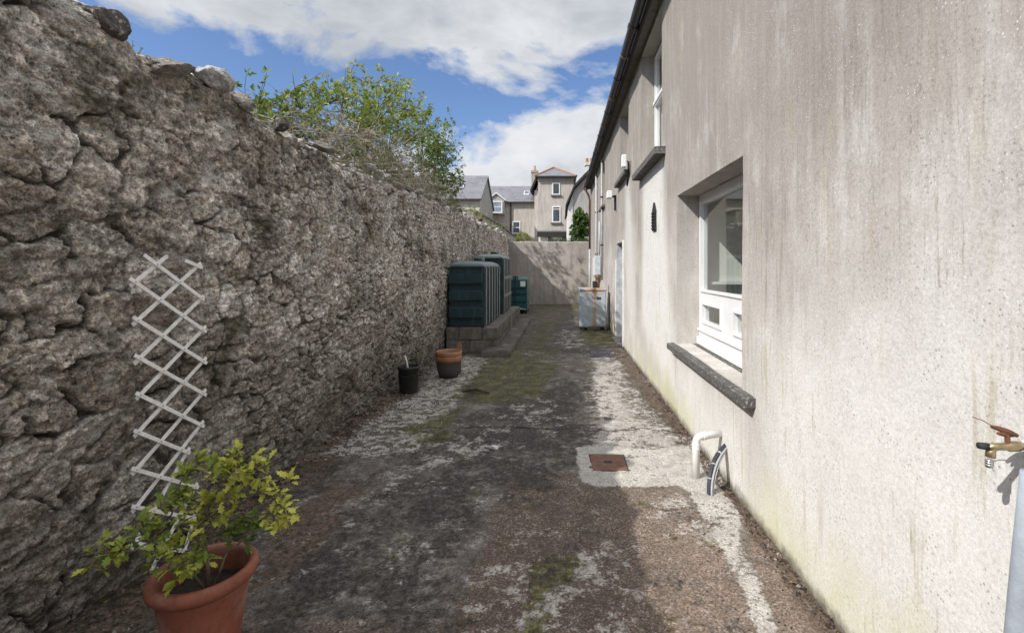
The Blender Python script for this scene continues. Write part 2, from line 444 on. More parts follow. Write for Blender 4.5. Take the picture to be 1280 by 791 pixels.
def mat_slate():
    m = Mat('slate_roof', .6, .4)
    o = m.objc()
    b = m.node('ShaderNodeTexBrick'); m.set(b.inputs['Vector'], m.node('ShaderNodeTexCoord').outputs['UV'])
    c = m.mix(m.mr(m.noise(1.2, 5), .3, .7), (.155,.155,.17), (.10,.10,.112))
    v = m.voro(2.4, m.scale(m.pos, (1, 1, 1.4)), out='Color')
    c = m.mix(m.math('MULTIPLY', m.sep(v)[0], .45), c, (.22,.218,.225))
    w = m.math('FRACT', m.math('MULTIPLY', m.sep(m.pos)[2], 5.5))
    c = m.mix(m.mr(w, .0, .16, .5, 0), c, (.06,.06,.065))
    m.n.remove(b)
    return m.done(c)
M['slate'] = mat_slate()
M['white'] = simple('white_upvc', (.80,.80,.79), .35, .04, 6, spec=.5)
M['whitepipe'] = simple('white_plastic_pipe', (.80,.79,.76), .35, .10, 9, spec=.5)
M['lattice'] = simple('painted_lattice', (.90,.89,.87), .6, .12, 30)
M['black'] = simple('black_gutter_plastic', (.022,.022,.024), .45, .2, 8, spec=.5)
M['darkwood'] = simple('dark_fascia', (.035,.03,.027), .8, .2, 8)
M['soffit'] = simple('grey_soffit', (.20,.18,.16), .9, .2, 8)
M['rustclip'] = simple('rusty_clip', (.30,.20,.13), .8, .25, 30)
M['brownpipe'] = simple('brown_downpipe', (.13,.05,.045), .5, .2, 6)
M['greypipe'] = simple('grey_conduit', (.45,.45,.45), .6, .15, 6)
M['sill'] = mat_loose('stone_sill', (.17,.16,.15), (.10,.095,.09))
M['doorpaint'] = simple('pale_grey_door_paint', (.50,.52,.54), .6, .2, 7)
M['whitepaint'] = simple('flaking_white_paint', (.76,.75,.72), .7, .12, 9)
M['dark'] = simple('dark_vent', (.03,.03,.032), .8, .2, 20)
M['interior'] = simple('room_plaster', (.74,.72,.67), .9, .06, 2)
M['curtain'] = simple('pale_blind', (.70,.69,.66), .9, .06, 6)
M['metal'] = simple('worn_brass', (.45,.36,.22), .38, .25, 40, metal=.8)
M['chrome'] = simple('tap_steel', (.62,.62,.62), .3, .2, 40, metal=.9)
M['rust'] = simple('rusty_iron', (.19,.082,.048), .9, .3, 40, bump=.004)
M['coverrust'] = simple('rusty_cover', (.20,.105,.07), .85, .25, 22, bump=.004, c2=(.12,.062,.045))
M['lagging'] = simple('grey_pipe_lagging', (.34,.375,.42), .8, .12, 14, bump=.006)
M['cableblack'] = simple('black_cable', (.045,.045,.055), .5, .1, 30)
M['cablegrey'] = simple('grey_cable', (.38,.39,.41), .5, .1, 30)
M['soil'] = simple('potting_soil', (.05,.036,.026), .95, .3, 40, bump=.01)
M['bucketplastic'] = simple('black_bucket_plastic', (.032,.033,.035), .5, .2, 14)
M['twig'] = simple('grey_bark', (.20,.165,.13), .9, .3, 20)
M['deadtwig'] = simple('dry_bramble', (.40,.34,.275), .9, .3, 14)
M['bark'] = simple('shrub_bark', (.12,.095,.07), .9, .3, 14)
M['paper'] = simple('white_label', (.78,.78,.76), .6, .05, 10)
M['galv'] = simple('grey_meter_box', (.55,.58,.62), .5, .12, 8)
M['flue'] = simple('tarnished_flue', (.26,.20,.14), .55, .3, 14, metal=.4)
M['ironcover'] = simple('blue_grey_iron_cover', (.11,.105,.125), .7, .25, 16, bump=.004)
M['terra_ridge'] = simple('terracotta_ridge', (.38,.21,.13), .85, .2, 6)
M['chimney'] = mat_plain_render('chimney_render', (.42,.38,.33), (.28,.25,.22))
M['pot_clay'] = simple('chimney_pot_clay', (.55,.40,.22), .85, .2, 6)

def mat_terra(name, hi, lo, split=None):
    m = Mat(name, .62, .35)
    z = m.sep(m.pos)[2]
    n = m.noise(9, 6, .65)
    c = m.mix(m.mr(n, .35, .7), hi, lo)
    c = m.mix(m.mr(m.noise(45, 5, .7), .52, .70, 0, .5), c, tuple(v*.5 for v in lo))
    c = m.mix(m.mr(m.noise(5, 5, .7, m.scale(m.pos,(1,1,1),(3,3,3))), 0.50, .66, 0, .45), c, (.42,.30,.25))
    c = m.mix(m.mr(m.noise(3.2, 6, .75, m.scale(m.pos,(1,1,.5),(1,4,3))), .50, .64, 0, .55), c, tuple(v*.55 for v in lo))
    if split:
        zz = m.math('ADD', z, m.math('MULTIPLY', m.math('SUBTRACT', n, .5), .06))
        c = m.mix(m.mr(zz, split-.012, split+.012, 1, 0), c, m.mix(n, (.085,.075,.068), (.05,.045,.042)))
        c = m.mix(m.mr(z, .03, .10, .8, 0), c, (.03,.03,.028))
    return m.done(c, None, m.bump(m.noise(60, 4), .25, .004))
M['terra'] = mat_terra('terracotta_plastic', (.30,.105,.066), (.23,.078,.05))
M['terra2'] = mat_terra('clay_pot', (.36,.17,.085), (.28,.12,.06), .235)

def mat_tank(name, dark, fade):
    m = Mat(name, .5, .4)
    nx = m.sep(m.normal())
    n = m.noise(2.6, 6, .65); st = m.noise(14, 5, .65, m.scale(m.pos, (1,1,.1)))
    c = m.mix(m.mr(n, .35, .7), dark, tuple(v*.7 for v in dark))
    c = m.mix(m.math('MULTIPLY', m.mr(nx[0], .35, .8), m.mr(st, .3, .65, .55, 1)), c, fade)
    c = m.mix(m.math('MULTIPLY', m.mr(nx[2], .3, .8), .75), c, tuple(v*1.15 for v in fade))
    c = m.mix(m.mr(st, .54, .72, 0, .3), c, tuple(v*.8 for v in fade))
    return m.done(c, m.mr(n, .3, .7, .42, .62), m.bump(m.noise(5, 3), .2, .01))
M['tank'] = mat_tank('dark_green_tank_plastic', (.016,.046,.056), (.17,.19,.19))
M['tank2'] = mat_tank('faded_tank_plastic', (.018,.046,.052), (.19,.21,.20))
M['tank3'] = mat_tank('teal_tank_plastic', (.018,.085,.095), (.05,.14,.145))

def mat_block(k=1.0):
    m = Mat('plinth_blockwork', .92, .2)
    n1 = m.noise(7, 6, .7); n2 = m.noise(45, 5, .7)
    c = m.mix(m.mr(n1, .35, .68), (.27,.25,.225), (.12,.108,.095))
    c = m.mix(m.mr(n2, .48, .7, 0, .6), c, (.07,.062,.052))
    c = m.mix(m.mr(m.noise(3, 5, .6, m.scale(m.pos, (1,1,.35))), .56, .66, 0, .7), c, (.42,.40,.37))
    c = m.mix(m.mr(m.noise(2.2, 5, .7, m.scale(m.pos,(1,1,1),(7,3,1))), .56, .7, 0, .6), c, (.06,.06,.025))
    c = m.mix(1.0, c, (k, k, k*.97, 1), 'MULTIPLY')
    return m.done(c, None, m.bump(m.math('ADD', n1, m.math('MULTIPLY', n2, .6)), .8, .02))
M['block'] = mat_block(.85)
M['kerb'] = mat_block(.55)

def mat_boiler():
    m = Mat('grey_boiler_paint', .45, .45)
    o = m.objc(); x, y, z = m.sep(o)
    n = m.noise(7, 5, .65); st = m.noise(20, 5, .65, m.scale(m.pos, (1,1,.06)))
    c = m.mix(m.mr(n, .35, .7), (.43,.48,.53), (.35,.40,.45))
    c = m.mix(m.mr(st, .50, .72, 0, .4), c, (.50,.52,.53))
    xx = m.math('ADD', x, m.math('MULTIPLY', m.math('SUBTRACT', m.noise(6, 4, .6, m.scale(m.pos,(1,1,.4))), .5), .06))
    d = m.math('ABSOLUTE', m.math('SUBTRACT', xx, .045))
    r1 = m.math('MULTIPLY', m.mr(d, .012, .05, 1, 0), m.mr(st, .2, .55, .5, 1))
    r2 = m.math('MULTIPLY', m.mr(d, .05, .2, 1, 0), m.mr(st, .46, .62))
    r3 = m.mr(m.math('ADD', z, m.math('MULTIPLY', m.math('SUBTRACT', st, .5), .25)), .90, .985)
    r3 = m.math('MULTIPLY', r3, m.mr(d, .12, .36, 1, .15))
    c = m.mix(m.math('MULTIPLY', r2, .35), c, (.50,.36,.20))
    c = m.mix(m.math('MULTIPLY', r3, .75), c, (.42,.27,.15))
    c = m.mix(m.math('MULTIPLY', r1, .85), c, m.mix(n, (.33,.15,.055), (.50,.31,.15)))
    c = m.mix(m.mr(z, .07, .12, .7, 0), c, (.18,.12,.08))
    return m.done(c, None, m.bump(n, .1, .01))
M['boiler'] = mat_boiler()

def mat_leaf(name, stops, trans=.25, rough=.5):
    m = Mat(name, rough, .35)
    f = m.attr('hue')
    c = m.ramp(f, stops)
    c = m.mix(m.mr(m.noise(60, 3), .4, .7, 0, .25), c, tuple(v*.6 for v in stops[0][1]))
    m.done(c)
    tr = m.node('ShaderNodeBsdfTranslucent'); m.set(tr.inputs['Color'], m.mix(.3, c, (.25,.32,.04)))
    mx = m.node('ShaderNodeMixShader'); mx.inputs[0].default_value = trans
    m.l.new(m.b.outputs[0], mx.inputs[1]); m.l.new(tr.outputs[0], mx.inputs[2]); m.l.new(mx.outputs[0], m.out.inputs[0])
    return m.m
M['potleaf'] = mat_leaf('young_lobed_leaf', [(0, (.075,.13,.025)), (.35, (.20,.27,.045)), (.7, (.44,.46,.075)), (1, (.64,.61,.12))], .3, .55)
M['elder'] = mat_leaf('elder_leaf', [(0, (.045,.085,.02)), (.4, (.13,.19,.04)), (.75, (.29,.34,.07)), (1, (.45,.46,.13))], .35)
M['ivy'] = mat_leaf('glossy_ivy_leaf', [(0, (.015,.04,.01)), (.5, (.04,.09,.018)), (1, (.12,.20,.03))], .2, .4)
M['yellowleaf'] = mat_leaf('yellow_green_leaf', [(0, (.10,.14,.02)), (1, (.35,.36,.06))], .3)

def mat_glass():
    m = Mat('window_glass', .02)
    m.n.remove(m.b)
    tr = m.node('ShaderNodeBsdfTransparent'); tr.inputs[0].default_value = (.95,.97,.96,1)
    gl = m.node('ShaderNodeBsdfGlossy'); gl.inputs['Roughness'].default_value = .015
    lw = m.node('ShaderNodeLayerWeight'); fz = m.math('ADD', .045, m.math('MULTIPLY', m.math('POWER', lw.outputs['Facing'], 5), .95))
    mx = m.node('ShaderNodeMixShader'); m.l.new(fz, mx.inputs[0])
    m.l.new(tr.outputs[0], mx.inputs[1]); m.l.new(gl.outputs[0], mx.inputs[2]); m.l.new(mx.outputs[0], m.out.inputs[0])
    return m.m
M['glass'] = mat_glass()
M['darkglass'] = simple('far_window_glass', (.06,.075,.09), .12, .3, 1.2, spec=.6)
M['paleglass'] = simple('far_blind_glass', (.32,.38,.43), .15, .25, 2.0, spec=.6)

# ------------------------------------------------------------------ camera
F, VX, VY, CH = 600.0, 702.0, 333.0, 1.6       # calibration of the viewpoint
cam = bpy.data.cameras.new('camera'); cam.sensor_width = 36; cam.lens = F/1280*36
cam.shift_x = (640-VX)/1280; cam.shift_y = -(395.5-VY)/1280; cam.clip_end = 800; cam.clip_start = .05
co = bpy.data.objects.new('camera', cam); link(co); co.location = (0, 0, CH); co.rotation_euler = (R(90), 0, 0)
S.camera = co

def gp(px, py, z=0.0):        # survey helper: point of the ground seen there
    Y = F*(CH-z)/(py-VY); return ((px-VX)/F*Y, Y)
def at(px, py, Y):            # survey helper: point at a known depth
    return Vector(((px-VX)/F*Y, Y, CH-(py-VY)/F*Y))

# ------------------------------------------------------------------ light and sky
SUN = Vector((1.0, .72, -1.06)).normalized()
el = math.asin(-SUN.z); az = math.atan2(-SUN.x, -SUN.y)
sd = bpy.data.lights.new('sun', 'SUN'); sd.energy = 5.0; sd.angle = R(.53); sd.color = (1, .972, .93)
so = bpy.data.objects.new('sun', sd); link(so); so.rotation_euler = SUN.to_track_quat('-Z', 'Y').to_euler(); so.location = (-20, -20, 30)

w = bpy.data.worlds.new('World'); S.world = w; w.use_nodes = True
nt = w.node_tree; bg = nt.nodes['Background']
WM = Mat.__new__(Mat); WM.t = nt; WM.n = nt.nodes; WM.l = nt.links; WM._tc = None
sky = nt.nodes.new('ShaderNodeTexSky'); sky.sky_type = 'NISHITA'; sky.sun_disc = False
sky.sun_elevation = el; sky.sun_rotation = az; sky.air_density = 1.0; sky.dust_density = .6; sky.ozone_density = 2.5
STR = .11
bg.inputs['Strength'].default_value = STR
d = nt.nodes.new('ShaderNodeTexCoord').outputs['Generated']
dx, dy, dz = WM.sep(d)
cl = WM.scale(d, (1.0, 1.0, 1.7))
nA = WM.noise(3.4, 9, .56, cl, .25); nB = WM.noise(7.5, 8, .6, WM.scale(d, (1,1,1.8), (3,1,7)), .3); nC = WM.noise(2.1, 5, .55, WM.scale(d, (1,1,1.5), (1.5,4,2)))
# clear belt between the high cloud sheet and the cumulus nearer the horizon
ctr = WM.math('ADD', .326, WM.math('MULTIPLY', dx, .02))
wid = WM.math('MAXIMUM', WM.math('SUBTRACT', .046, WM.math('MULTIPLY', dx, .035)), .035)
bnd = WM.math('DIVIDE', WM.math('ABSOLUTE', WM.math('SUBTRACT', dz, ctr)), wid)
mk = WM.math('ADD', WM.math('MULTIPLY', WM.math('SUBTRACT', bnd, 1.0), .28), WM.math('MULTIPLY', WM.math('SUBTRACT', nA, .5), 2.2))
mk = WM.math('ADD', WM.math('MINIMUM', mk, 1.0), .045)
mk = WM.math('ADD', mk, WM.math('MULTIPLY', WM.math('SUBTRACT', nB, .5), .8))
cov = WM.mr(mk, .0, .22)
low = WM.mr(dz, .02, .12, .75, 1)
shade = WM.math('ADD', WM.math('MULTIPLY', nC, .6), WM.math('ADD', WM.math('MULTIPLY', nB, .4), WM.math('MULTIPLY', WM.math('SUBTRACT', WM.mr(dz, .24, .46), .35), .17)))
ccol = WM.ramp(WM.mr(shade, .36, .68), [(0, (.94/STR, .945/STR, .96/STR)), (.5, (.76/STR, .785/STR, .82/STR)), (1, (.50/STR, .535/STR, .58/STR))])
blue = WM.mix(1.0, sky.outputs[0], (1.12, 1.22, 1.42, 1), 'MULTIPLY')
boost = WM.mr(dz, .56, .74, 1.0, 2.6)        # cloud overhead, out of view, brightened to add light in the shade
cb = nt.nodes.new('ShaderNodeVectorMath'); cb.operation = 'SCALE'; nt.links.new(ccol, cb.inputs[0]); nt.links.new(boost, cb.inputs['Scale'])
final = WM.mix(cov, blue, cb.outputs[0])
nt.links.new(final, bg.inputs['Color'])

S.view_settings.view_transform = 'Standard'; S.view_settings.look = 'None'
S.view_settings.exposure = 0; S.view_settings.gamma = 1
S.render.engine = 'CYCLES'
S.cycles.use_denoising = True
S.cycles.max_bounces = 8; S.cycles.transparent_max_bounces = 12

# ------------------------------------------------------------------ ground
XW = 1.225      # face of the house wall
XL = -2.2       # face of the rubble wall
YB = 20.4       # face of the end wall
bm = NB()
vs = [bm.verts.new(p) for p in ((-300,-200,-.05),(300,-200,-.05),(300,500,-.05),(-300,500,-.05))]; bm.faces.new(vs)
tag(obj('ground', bm, M['earth']), kind='structure')

ys = [-3.0]
while ys[-1] < YB+.3:
    ys.append(ys[-1] + (.12 if ys[-1] < .8 else .0055*max(ys[-1], 1.9)))
ys = np.array(ys); xs = np.arange(XL-.35, XW+.02, .021)
Yg, Xg = np.meshgrid(ys, xs, indexing='ij')
def pm(pts, soft): return poly_mask(Xg, Yg, [gp(*q) for q in pts], soft)
MX = np.maximum
pale = pm([(412,566),(465,523),(521,493),(541,465),(569,446),(612,446),(597,470),(569,504),(535,552),(507,566),(456,569)], .12)*1.0
pale = MX(pale, pm([(532,569),(580,533),(614,548),(640,560),(520,600),(440,650),(400,680),(440,640)], .22)*.46)
pale = MX(pale, pm([(738,440),(768,440),(800,500),(868,560),(735,562),(742,500)], .14)*.72)
pale = MX(pale, pm([(640,500),(690,495),(720,520),(690,545),(600,540)], .3)*.30)
pale = MX(pale, pm([(640,668),(700,660),(700,700),(640,720)], .08)*.35)
pale = MX(pale, pm([(602,722),(690,686),(790,676),(806,770),(770,791),(560,800),(590,760)], .16)*.38)
pale = MX(pale, pm([(850,612),(890,640),(940,700),(870,690),(800,640)], .12)*.42)
pale = MX(pale, pm([(700,412),(735,412),(735,440),(690,432)], .2)*.38)
pale = MX(pale, pm([(440,700),(520,660),(600,600),(640,600),(560,680),(480,760)], .15)*.16)
screed = pm([(720,560),(760,556),(780,560),(815,562),(862,556),(885,596),(902,612),(930,649),(932,682),(971,772),(978,800),(949,800),(919,727),(885,662),(862,616),(847,608),(750,609),(726,603)], .06)
moss = pm([(568,486),(613,450),(647,438),(695,459),(681,493),(625,507),(580,506)], .25)*1.05
moss = MX(moss, pm([(500,535),(580,508),(560,549),(524,556)], .12)*.85)
moss = MX(moss, pm([(640,440),(665,405),(700,395),(700,430),(690,460)], .4)*.6)
moss = MX(moss, pm([(722,413),(764,411),(772,431),(728,430)], .3)*1.1)
moss = MX(moss, pm([(655,760),(662,700),(720,692),(735,705),(690,735),(680,770)], .05)*.95)
moss = MX(moss, pm([(660,770),(690,765),(690,800),(650,800)], .04)*.9)
moss = MX(moss, sstep(13, 18, Yg)*.55)
dark = pm([(540,540),(640,500),(735,470),(748,540),(718,560),(700,610),(620,640),(560,700),(470,760),(420,720),(480,630)], .35)*.8
dark = MX(dark, pm([(300,700),(420,640),(520,700),(560,800),(250,800)], .3)*.7)
dark = MX(dark, sstep(7.6, 9.6, Yg)*.85)
dark = MX(dark, sstep(XL+.62, XL+.30, Xg)*sstep(4.6, 3.6, Yg)*.95)
dark = MX(dark, pm([(330,640),(480,590),(420,640),(340,690)], .2)*.7)
agg = pm([(640,585),(720,598),(850,610),(900,680),(975,800),(560,800),(600,690)], .12)*1.0
agg = MX(agg, pm([(930,640),(985,700),(1070,810),(978,810),(935,690)], .08)*.9)
agg = MX(agg, sstep(2.3, 2.0, Yg)*.9)
dirt = sstep(XL+.55, XL+.15, Xg)*.9*sstep(9, 6, Yg) + 0
dirt = MX(dirt, pm([(330,670),(420,605),(470,600),(440,650),(350,730),(300,740)], .15)*.8)
dirt = MX(dirt, pm([(762,434),(790,440),(840,505),(897,590),(880,585),(815,510)], .06)*.95)
dirt = MX(dirt, sstep(XW-.16, XW-.03, Xg)*1.0*sstep(4.6, 3.2, Yg))
dirt = MX(dirt, pm([(945,650),(985,690),(1065,800),(1030,800),(985,750)], .06)*.6)
dirt = MX(dirt, pm([(620,430),(700,380),(722,380),(700,400),(640,450)], .3)*.5)
screed = screed*(.62+.38*sstep(3.0, 3.5, Yg))
crumb = MX(pm([(412,570),(465,520),(521,490),(541,460),(569,440),(615,443),(600,474),(572,508),(538,556),(507,572)], .1)*.85, .0*Xg)
crumb = MX(crumb, pm([(745,440),(770,440),(868,556),(850,560),(790,520)], .08)*.7)
crumb = MX(crumb, sstep(XL+.45, XL+.1, Xg))
Zg = (fbm(Xg*2.2, Yg*2.2, 3)-.5)*.022 + (fbm(Xg*11, Yg*11, 9)-.5)*.007 - .004*sstep(.3, .7, dirt) + .006*screed
Zg += (sstep(XL+.30, XL, Xg)*.04)*(fbm(Xg*5, Yg*5, 31))
yard = grid_mesh('yard_paving', np.stack([Xg, Yg, Zg], -1), M['ground'], attrs=dict(pale=pale, screed=screed, moss=moss, dark=dark, agg=agg, dirt=dirt, crumb=crumb))
# faces up
if yard.data.polygons[0].normal.z < 0: yard.data.flip_normals()
tag(yard, kind='structure')

# ------------------------------------------------------------------ rubble wall
def wall_top(y):
    t = np.interp(y, [-3,1.5,2.23,2.58,2.95,3.28,3.7,4.37,5.34,6.6,8.15,12.9,21], [2.95,2.9,2.86,2.80,2.79,2.82,2.74,2.71,2.69,2.70,2.78,2.84,2.88])
    return t + (vnoise(y*4.2, y*0+.5, 77)-.5)*.12 + (vnoise(y*11, y*0+3.5, 78)-.5)*.07

def rubble(y, z):
    wy = y + (fbm(y*3.1, z*3.1, 5)-.5)*.24 + (fbm(y*11, z*11, 6)-.5)*.08
    wz = z + (fbm(y*3.1+9, z*3.1, 7)-.5)*.16 + (fbm(y*11, z*11+4, 8)-.5)*.06
    A = worley(wy/.29, wz/.185, 11)          # big stones
    B = worley(wy/.15, wz/.10, 23)         # packed small stones
    nr = np.clip((6.0-y)/3.0, 0, 1)
    sel = sstep(.44, .60, fbm(y*1.1, z*1.6, 41) + .16*(1-nr) - .12*nr)
    def lev(Wr, jw, amp, tilt):
        f1, f2, cx, cy, ddx, ddy = Wr
        e = f2-f1
        r1 = _hash(cx, cy, 101); r2 = _hash(cx, cy, 102)-.5; r3 = _hash(cx, cy, 103)-.5; r4 = _hash(cx, cy, 104)
        body = sstep(0, jw, e)
        h = body*(.35+.65*r1)*amp + body*(r2*ddx + r3*ddy)*tilt
        return h, 1-sstep(.02, max(jw*.6, .12), e), r4
    hA, jA, tA = lev(A, .14, .030, .050)
    hB, jB, tB = lev(B, .22, .028, .032)
    h = hA*(1-sel) + hB*sel; j = jA*(1-sel)+jB*sel; t = np.where(sel > .5, tB, tA)
    flush = sstep(.38, .55, fbm(y*2.6+4, z*3.1, 55) + .03*nr)      # mortar smeared over the joints
    fillh = .019 + (fbm(y*7, z*7, 61)-.5)*.03
    h = np.where(h < fillh*flush, h*.25 + fillh*flush*.75, h)
    hole = sstep(.60, .70, fbm(y*4.1, z*5.2, 91))*sstep(.2, .8, j)
    h = h - hole*.05
    rd = 1-np.abs(fbm(y*7, z*11, 72, 5, .62)*2-1)*2.6
    fc = worley(y/.075 + fbm(y*9,z*9,44)*1.2, z/.052 + fbm(y*9,z*9,45)*1.2, 46)
    facet = (_hash(fc[2], fc[3], 47)-.5)*.006 + ((_hash(fc[2], fc[3], 48)-.5)*fc[4] + (_hash(fc[2], fc[3], 49)-.5)*fc[5])*.016
    rough = (fbm(y*17, z*22, 71, 4, .6)-.5)*.030 + (fbm(y*55, z*60, 73, 3, .6)-.5)*.018 + rd*.008 + facet
    strat = (fbm(y*4, z*26, 75, 3)-.5)*.016
    h = h + rough*(.6+.4*(1-j)) + strat + (fbm(y*.7, z*.9, 81)-.5)*.07
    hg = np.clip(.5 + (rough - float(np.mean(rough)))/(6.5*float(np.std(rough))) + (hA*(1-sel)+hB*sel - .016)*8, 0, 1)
    cav = np.clip(j*(1-flush*.6)*sstep(.24, .46, fbm(y*6, z*6, 95))*1.25 + hole*.8, 0, 1)
    return h, t, cav, j*flush, hg

ys = [-3.0]
while ys[-1] < YB+.05:
    yy = ys[-1]; ys.append(yy + (.10 if yy < .9 else max(.0034*yy, .0062)))
ys = np.array(ys); nz = 330
v = np.linspace(0, 1, nz)
Yw, Vw = np.meshgrid(ys, v, indexing='ij')
TOP = wall_top(Yw)
Zw = -.05 + Vw*(TOP+.05)
h, tint, cav, mort, hg = rubble(Yw, Zw)
edge = sstep(1.0, .965, Vw)
Xw_ = XL - .035 + h - (1-edge)*.10 + (2.7-Zw)*.012
Pf = np.stack([Xw_, Yw, Zw], -1)
# top and back rows
k = 22; u = np.linspace(0, 1, k+1)[1:]
Yt, Ut = np.meshgrid(ys, u, indexing='ij')
Zt = wall_top(Yt) + (fbm(Yt*3.3, Ut*2.2, 14)-.35)*.16*np.sin(Ut*math.pi) + (fbm(Yt*12, Ut*7, 15)-.5)*.06
Xt = Xw_[:, -1:] - Ut*.46
Pt = np.stack([Xt, Yt, Zt], -1)
Pb = np.stack([np.full((len(ys),1), XL-.52), ys[:,None], np.full((len(ys),1), -.05)], -1)
P = np.concatenate([Pf, Pt, Pb], 1)
pad = P.shape[1]-nz
def ext(a, val): return np.concatenate([a, np.full((len(ys), pad), val)], 1)
tt = np.concatenate([tint, _hash(np.floor(Yt*5), np.floor(Ut*3), 8), np.full((len(ys),1), .4)], 1)
wall_o = thing('rubble_stone_wall', 'long grey-brown rubble stone boundary wall on the left, in shade', 'stone wall')
fw = grid_mesh('masonry', P, M['stone'], wall_o, attrs=dict(tint=tt, cav=ext(cav, 0), mort=ext(mort, .3), hgt=ext(hg, .55)))

def rock(name, c, size, mat, parent, seed, sub=4):
    rr = random.Random(seed)
    bm = NB(); bmesh.ops.create_icosphere(bm, subdivisions=sub, radius=1)
    cuts = [(Vector((rr.uniform(-1,1), rr.uniform(-1,1), rr.uniform(-1,1))).normalized(), rr.uniform(.55,.9)) for _ in range(9)]
    for vv in bm.verts:
        p = vv.co.copy()
        for n, dd in cuts:
            s = p.dot(n)
            if s > dd: p -= n*(s-dd)
        q = np.array([p.x*3+seed*3.1]); q2 = np.array([p.y*3+p.z*2.3])
        p *= 1 + (float(fbm(q, q2, seed)[0])-.5)*.35
        vv.co = Vector((p.x*size[0], p.y*size[1], p.z*size[2]))
    bmesh.ops.rotate(bm, verts=bm.verts, cent=(0,0,0), matrix=Matrix.Rotation(rr.uniform(-.5,.5), 3, 'Y') @ Matrix.Rotation(rr.uniform(-.4,.4), 3, 'X') @ Matrix.Rotation(rr.uniform(-.6,.6), 3, 'Z'))
    bmesh.ops.translate(bm, verts=bm.verts, vec=c)
    return obj(name, bm, mat, parent, smooth=False)

rock('coping_stone', (-2.25, 3.10, 2.815), (.12,.13,.085), M['cap_pale'], wall_o, 1)['label'] = 'large pale lichened rock capping the wall'
rock('coping_stone', (-2.28, 3.42, 2.77), (.13,.17,.06), M['cap'], wall_o, 2)
rock('coping_stone', (-2.23, 2.36, 2.80), (.09,.10,.07), M['cap_dark'], wall_o, 3)
rock('coping_stone', (-2.24, 1.98, 2.84), (.13,.18,.10), M['cap'], wall_o, 4)
rock('coping_stone', (-2.24, 2.76, 2.74), (.10,.24,.06), M['cap'], wall_o, 5)
rock('coping_stone', (-2.22, 3.78, 2.72), (.08,.10,.06), M['cap_dark'], wall_o, 6)
rock('coping_stone', (-2.22, 4.45, 2.70), (.09,.16,.05), M['cap'], wall_o, 7)
for i, (yy, s, hh) in enumerate(((5.55,.06,.0),(5.75,.085,.02),(6.0,.065,.0))):
    rock('coping_stone', (-2.20, yy, float(wall_top(np.array([yy]))[0])+.03+hh), (.07, s*1.25, s*.75), M['cap_pale'], wall_o, 20+i, 3)['label'] = 'pale lichened coping stone'
yy = 6.6; i = 0
while yy < 20:
    s = random.uniform(.05, .10)
    rock('coping_stone', (-2.22-random.random()*.12, yy, float(wall_top(np.array([yy]))[0])+random.uniform(-.01,.05)), (.08, s*1.4, s*.8),
         random.choice([M['cap'], M['cap'], M['cap_dark'], M['cap_pale']]), wall_o, 40+i, 3)
    yy += random.uniform(.25, .75)*max(1, yy/9); i += 1

# ------------------------------------------------------------------ house on the right
house = thing('rendered_house', 'long pebble-dashed two-storey house wall on the right with recessed windows and black gutter', 'house', (XW, 0, 0))
ZE = 4.86
OPEN = [  # y0, y1, z0, z1, depth
    (3.25, 5.10, .78, 2.35, .26),
    (5.86, 7.35, 3.03, 4.80, .24),
    (8.80, 10.1, 3.36, 4.74, .24),
    (9.55, 10.73, .02, 2.10, .24),
    (13.6, 14.8, 3.36, 4.74, .24),
]
Y0, Y1 = -3.0, 20.36
cy = set(np.round(np.arange(Y0, Y1, .075), 4)) | {Y1}
cz = set(np.round(np.arange(-.05, ZE, .075), 4)) | {ZE}
for o_ in OPEN:
    cy = {q for q in cy if min(abs(q-o_[0]), abs(q-o_[1])) > .03} | {o_[0], o_[1]}
    cz = {q for q in cz if min(abs(q-o_[2]), abs(q-o_[3])) > .03} | {o_[2], o_[3]}
cy = np.array(sorted(cy)); cz = np.array(sorted(cz))
def wx(y, z): return XW + (fbm(y*.9, z*.9, 3)-.5)*.022 + (fbm(y*4, z*4, 4)-.5)*.007
Yf, Zf = np.meshgrid(cy, cz, indexing='ij')
ym = (Yf[:-1,:-1]+Yf[1:,1:])/2; zm = (Zf[:-1,:-1]+Zf[1:,1:])/2
keep = np.ones(ym.shape, bool)
for a, b, c_, d_, _ in OPEN: keep &= ~((ym > a) & (ym < b) & (zm > c_) & (zm < d_))
lime = poly_mask(Yf, Zf, [(5.8,3.0),(7.25,2.95),(7.3,.7),(5.2,.2),(5.3,1.0),(5.75,2.2)], .22)*.9
lime = np.maximum(lime, poly_mask(Yf, Zf, [(8.7,3.3),(9.3,3.3),(9.1,1.0),(8.2,.3),(7.9,1.0)], .3)*.6)
lime = np.maximum(lime, poly_mask(Yf, Zf, [(.5,-.3),(3.1,-.3),(2.9,1.0),(1.5,1.45),(.3,1.5)], .4)*.75)
lime = np.maximum(lime, poly_mask(Yf, Zf, [(3.2,-.3),(5.2,-.3),(5.0,.7),(3.2,.7)], .15)*.5)
stain = poly_mask(Yf, Zf, [(.2,2.9),(2.6,2.1),(5.5,2.4),(5.6,4.9),(0,4.9)], .6)*.75
stain = np.maximum(stain, poly_mask(Yf, Zf, [(10.8,1.0),(12.3,1.2),(12.3,-.2),(10.8,-.2)], .25)*.6)
stain = np.maximum(stain, poly_mask(Yf, Zf, [(7.5,4.9),(12,4.9),(12,2.0),(10.8,2.2),(9,3.2),(7.5,2.0)], .3)*.30)
stain = np.maximum(stain, poly_mask(Yf, Zf, [(12.8,4.9),(13.4,4.9),(13.4,0),(12.8,0)], .15)*.5)
grid_mesh('wall', np.stack([wx(Yf, Zf), Yf, Zf], -1), M['render'], house, attrs=dict(lime=lime, stain=stain), smooth=True, off=(XW,0,0), mask=keep)
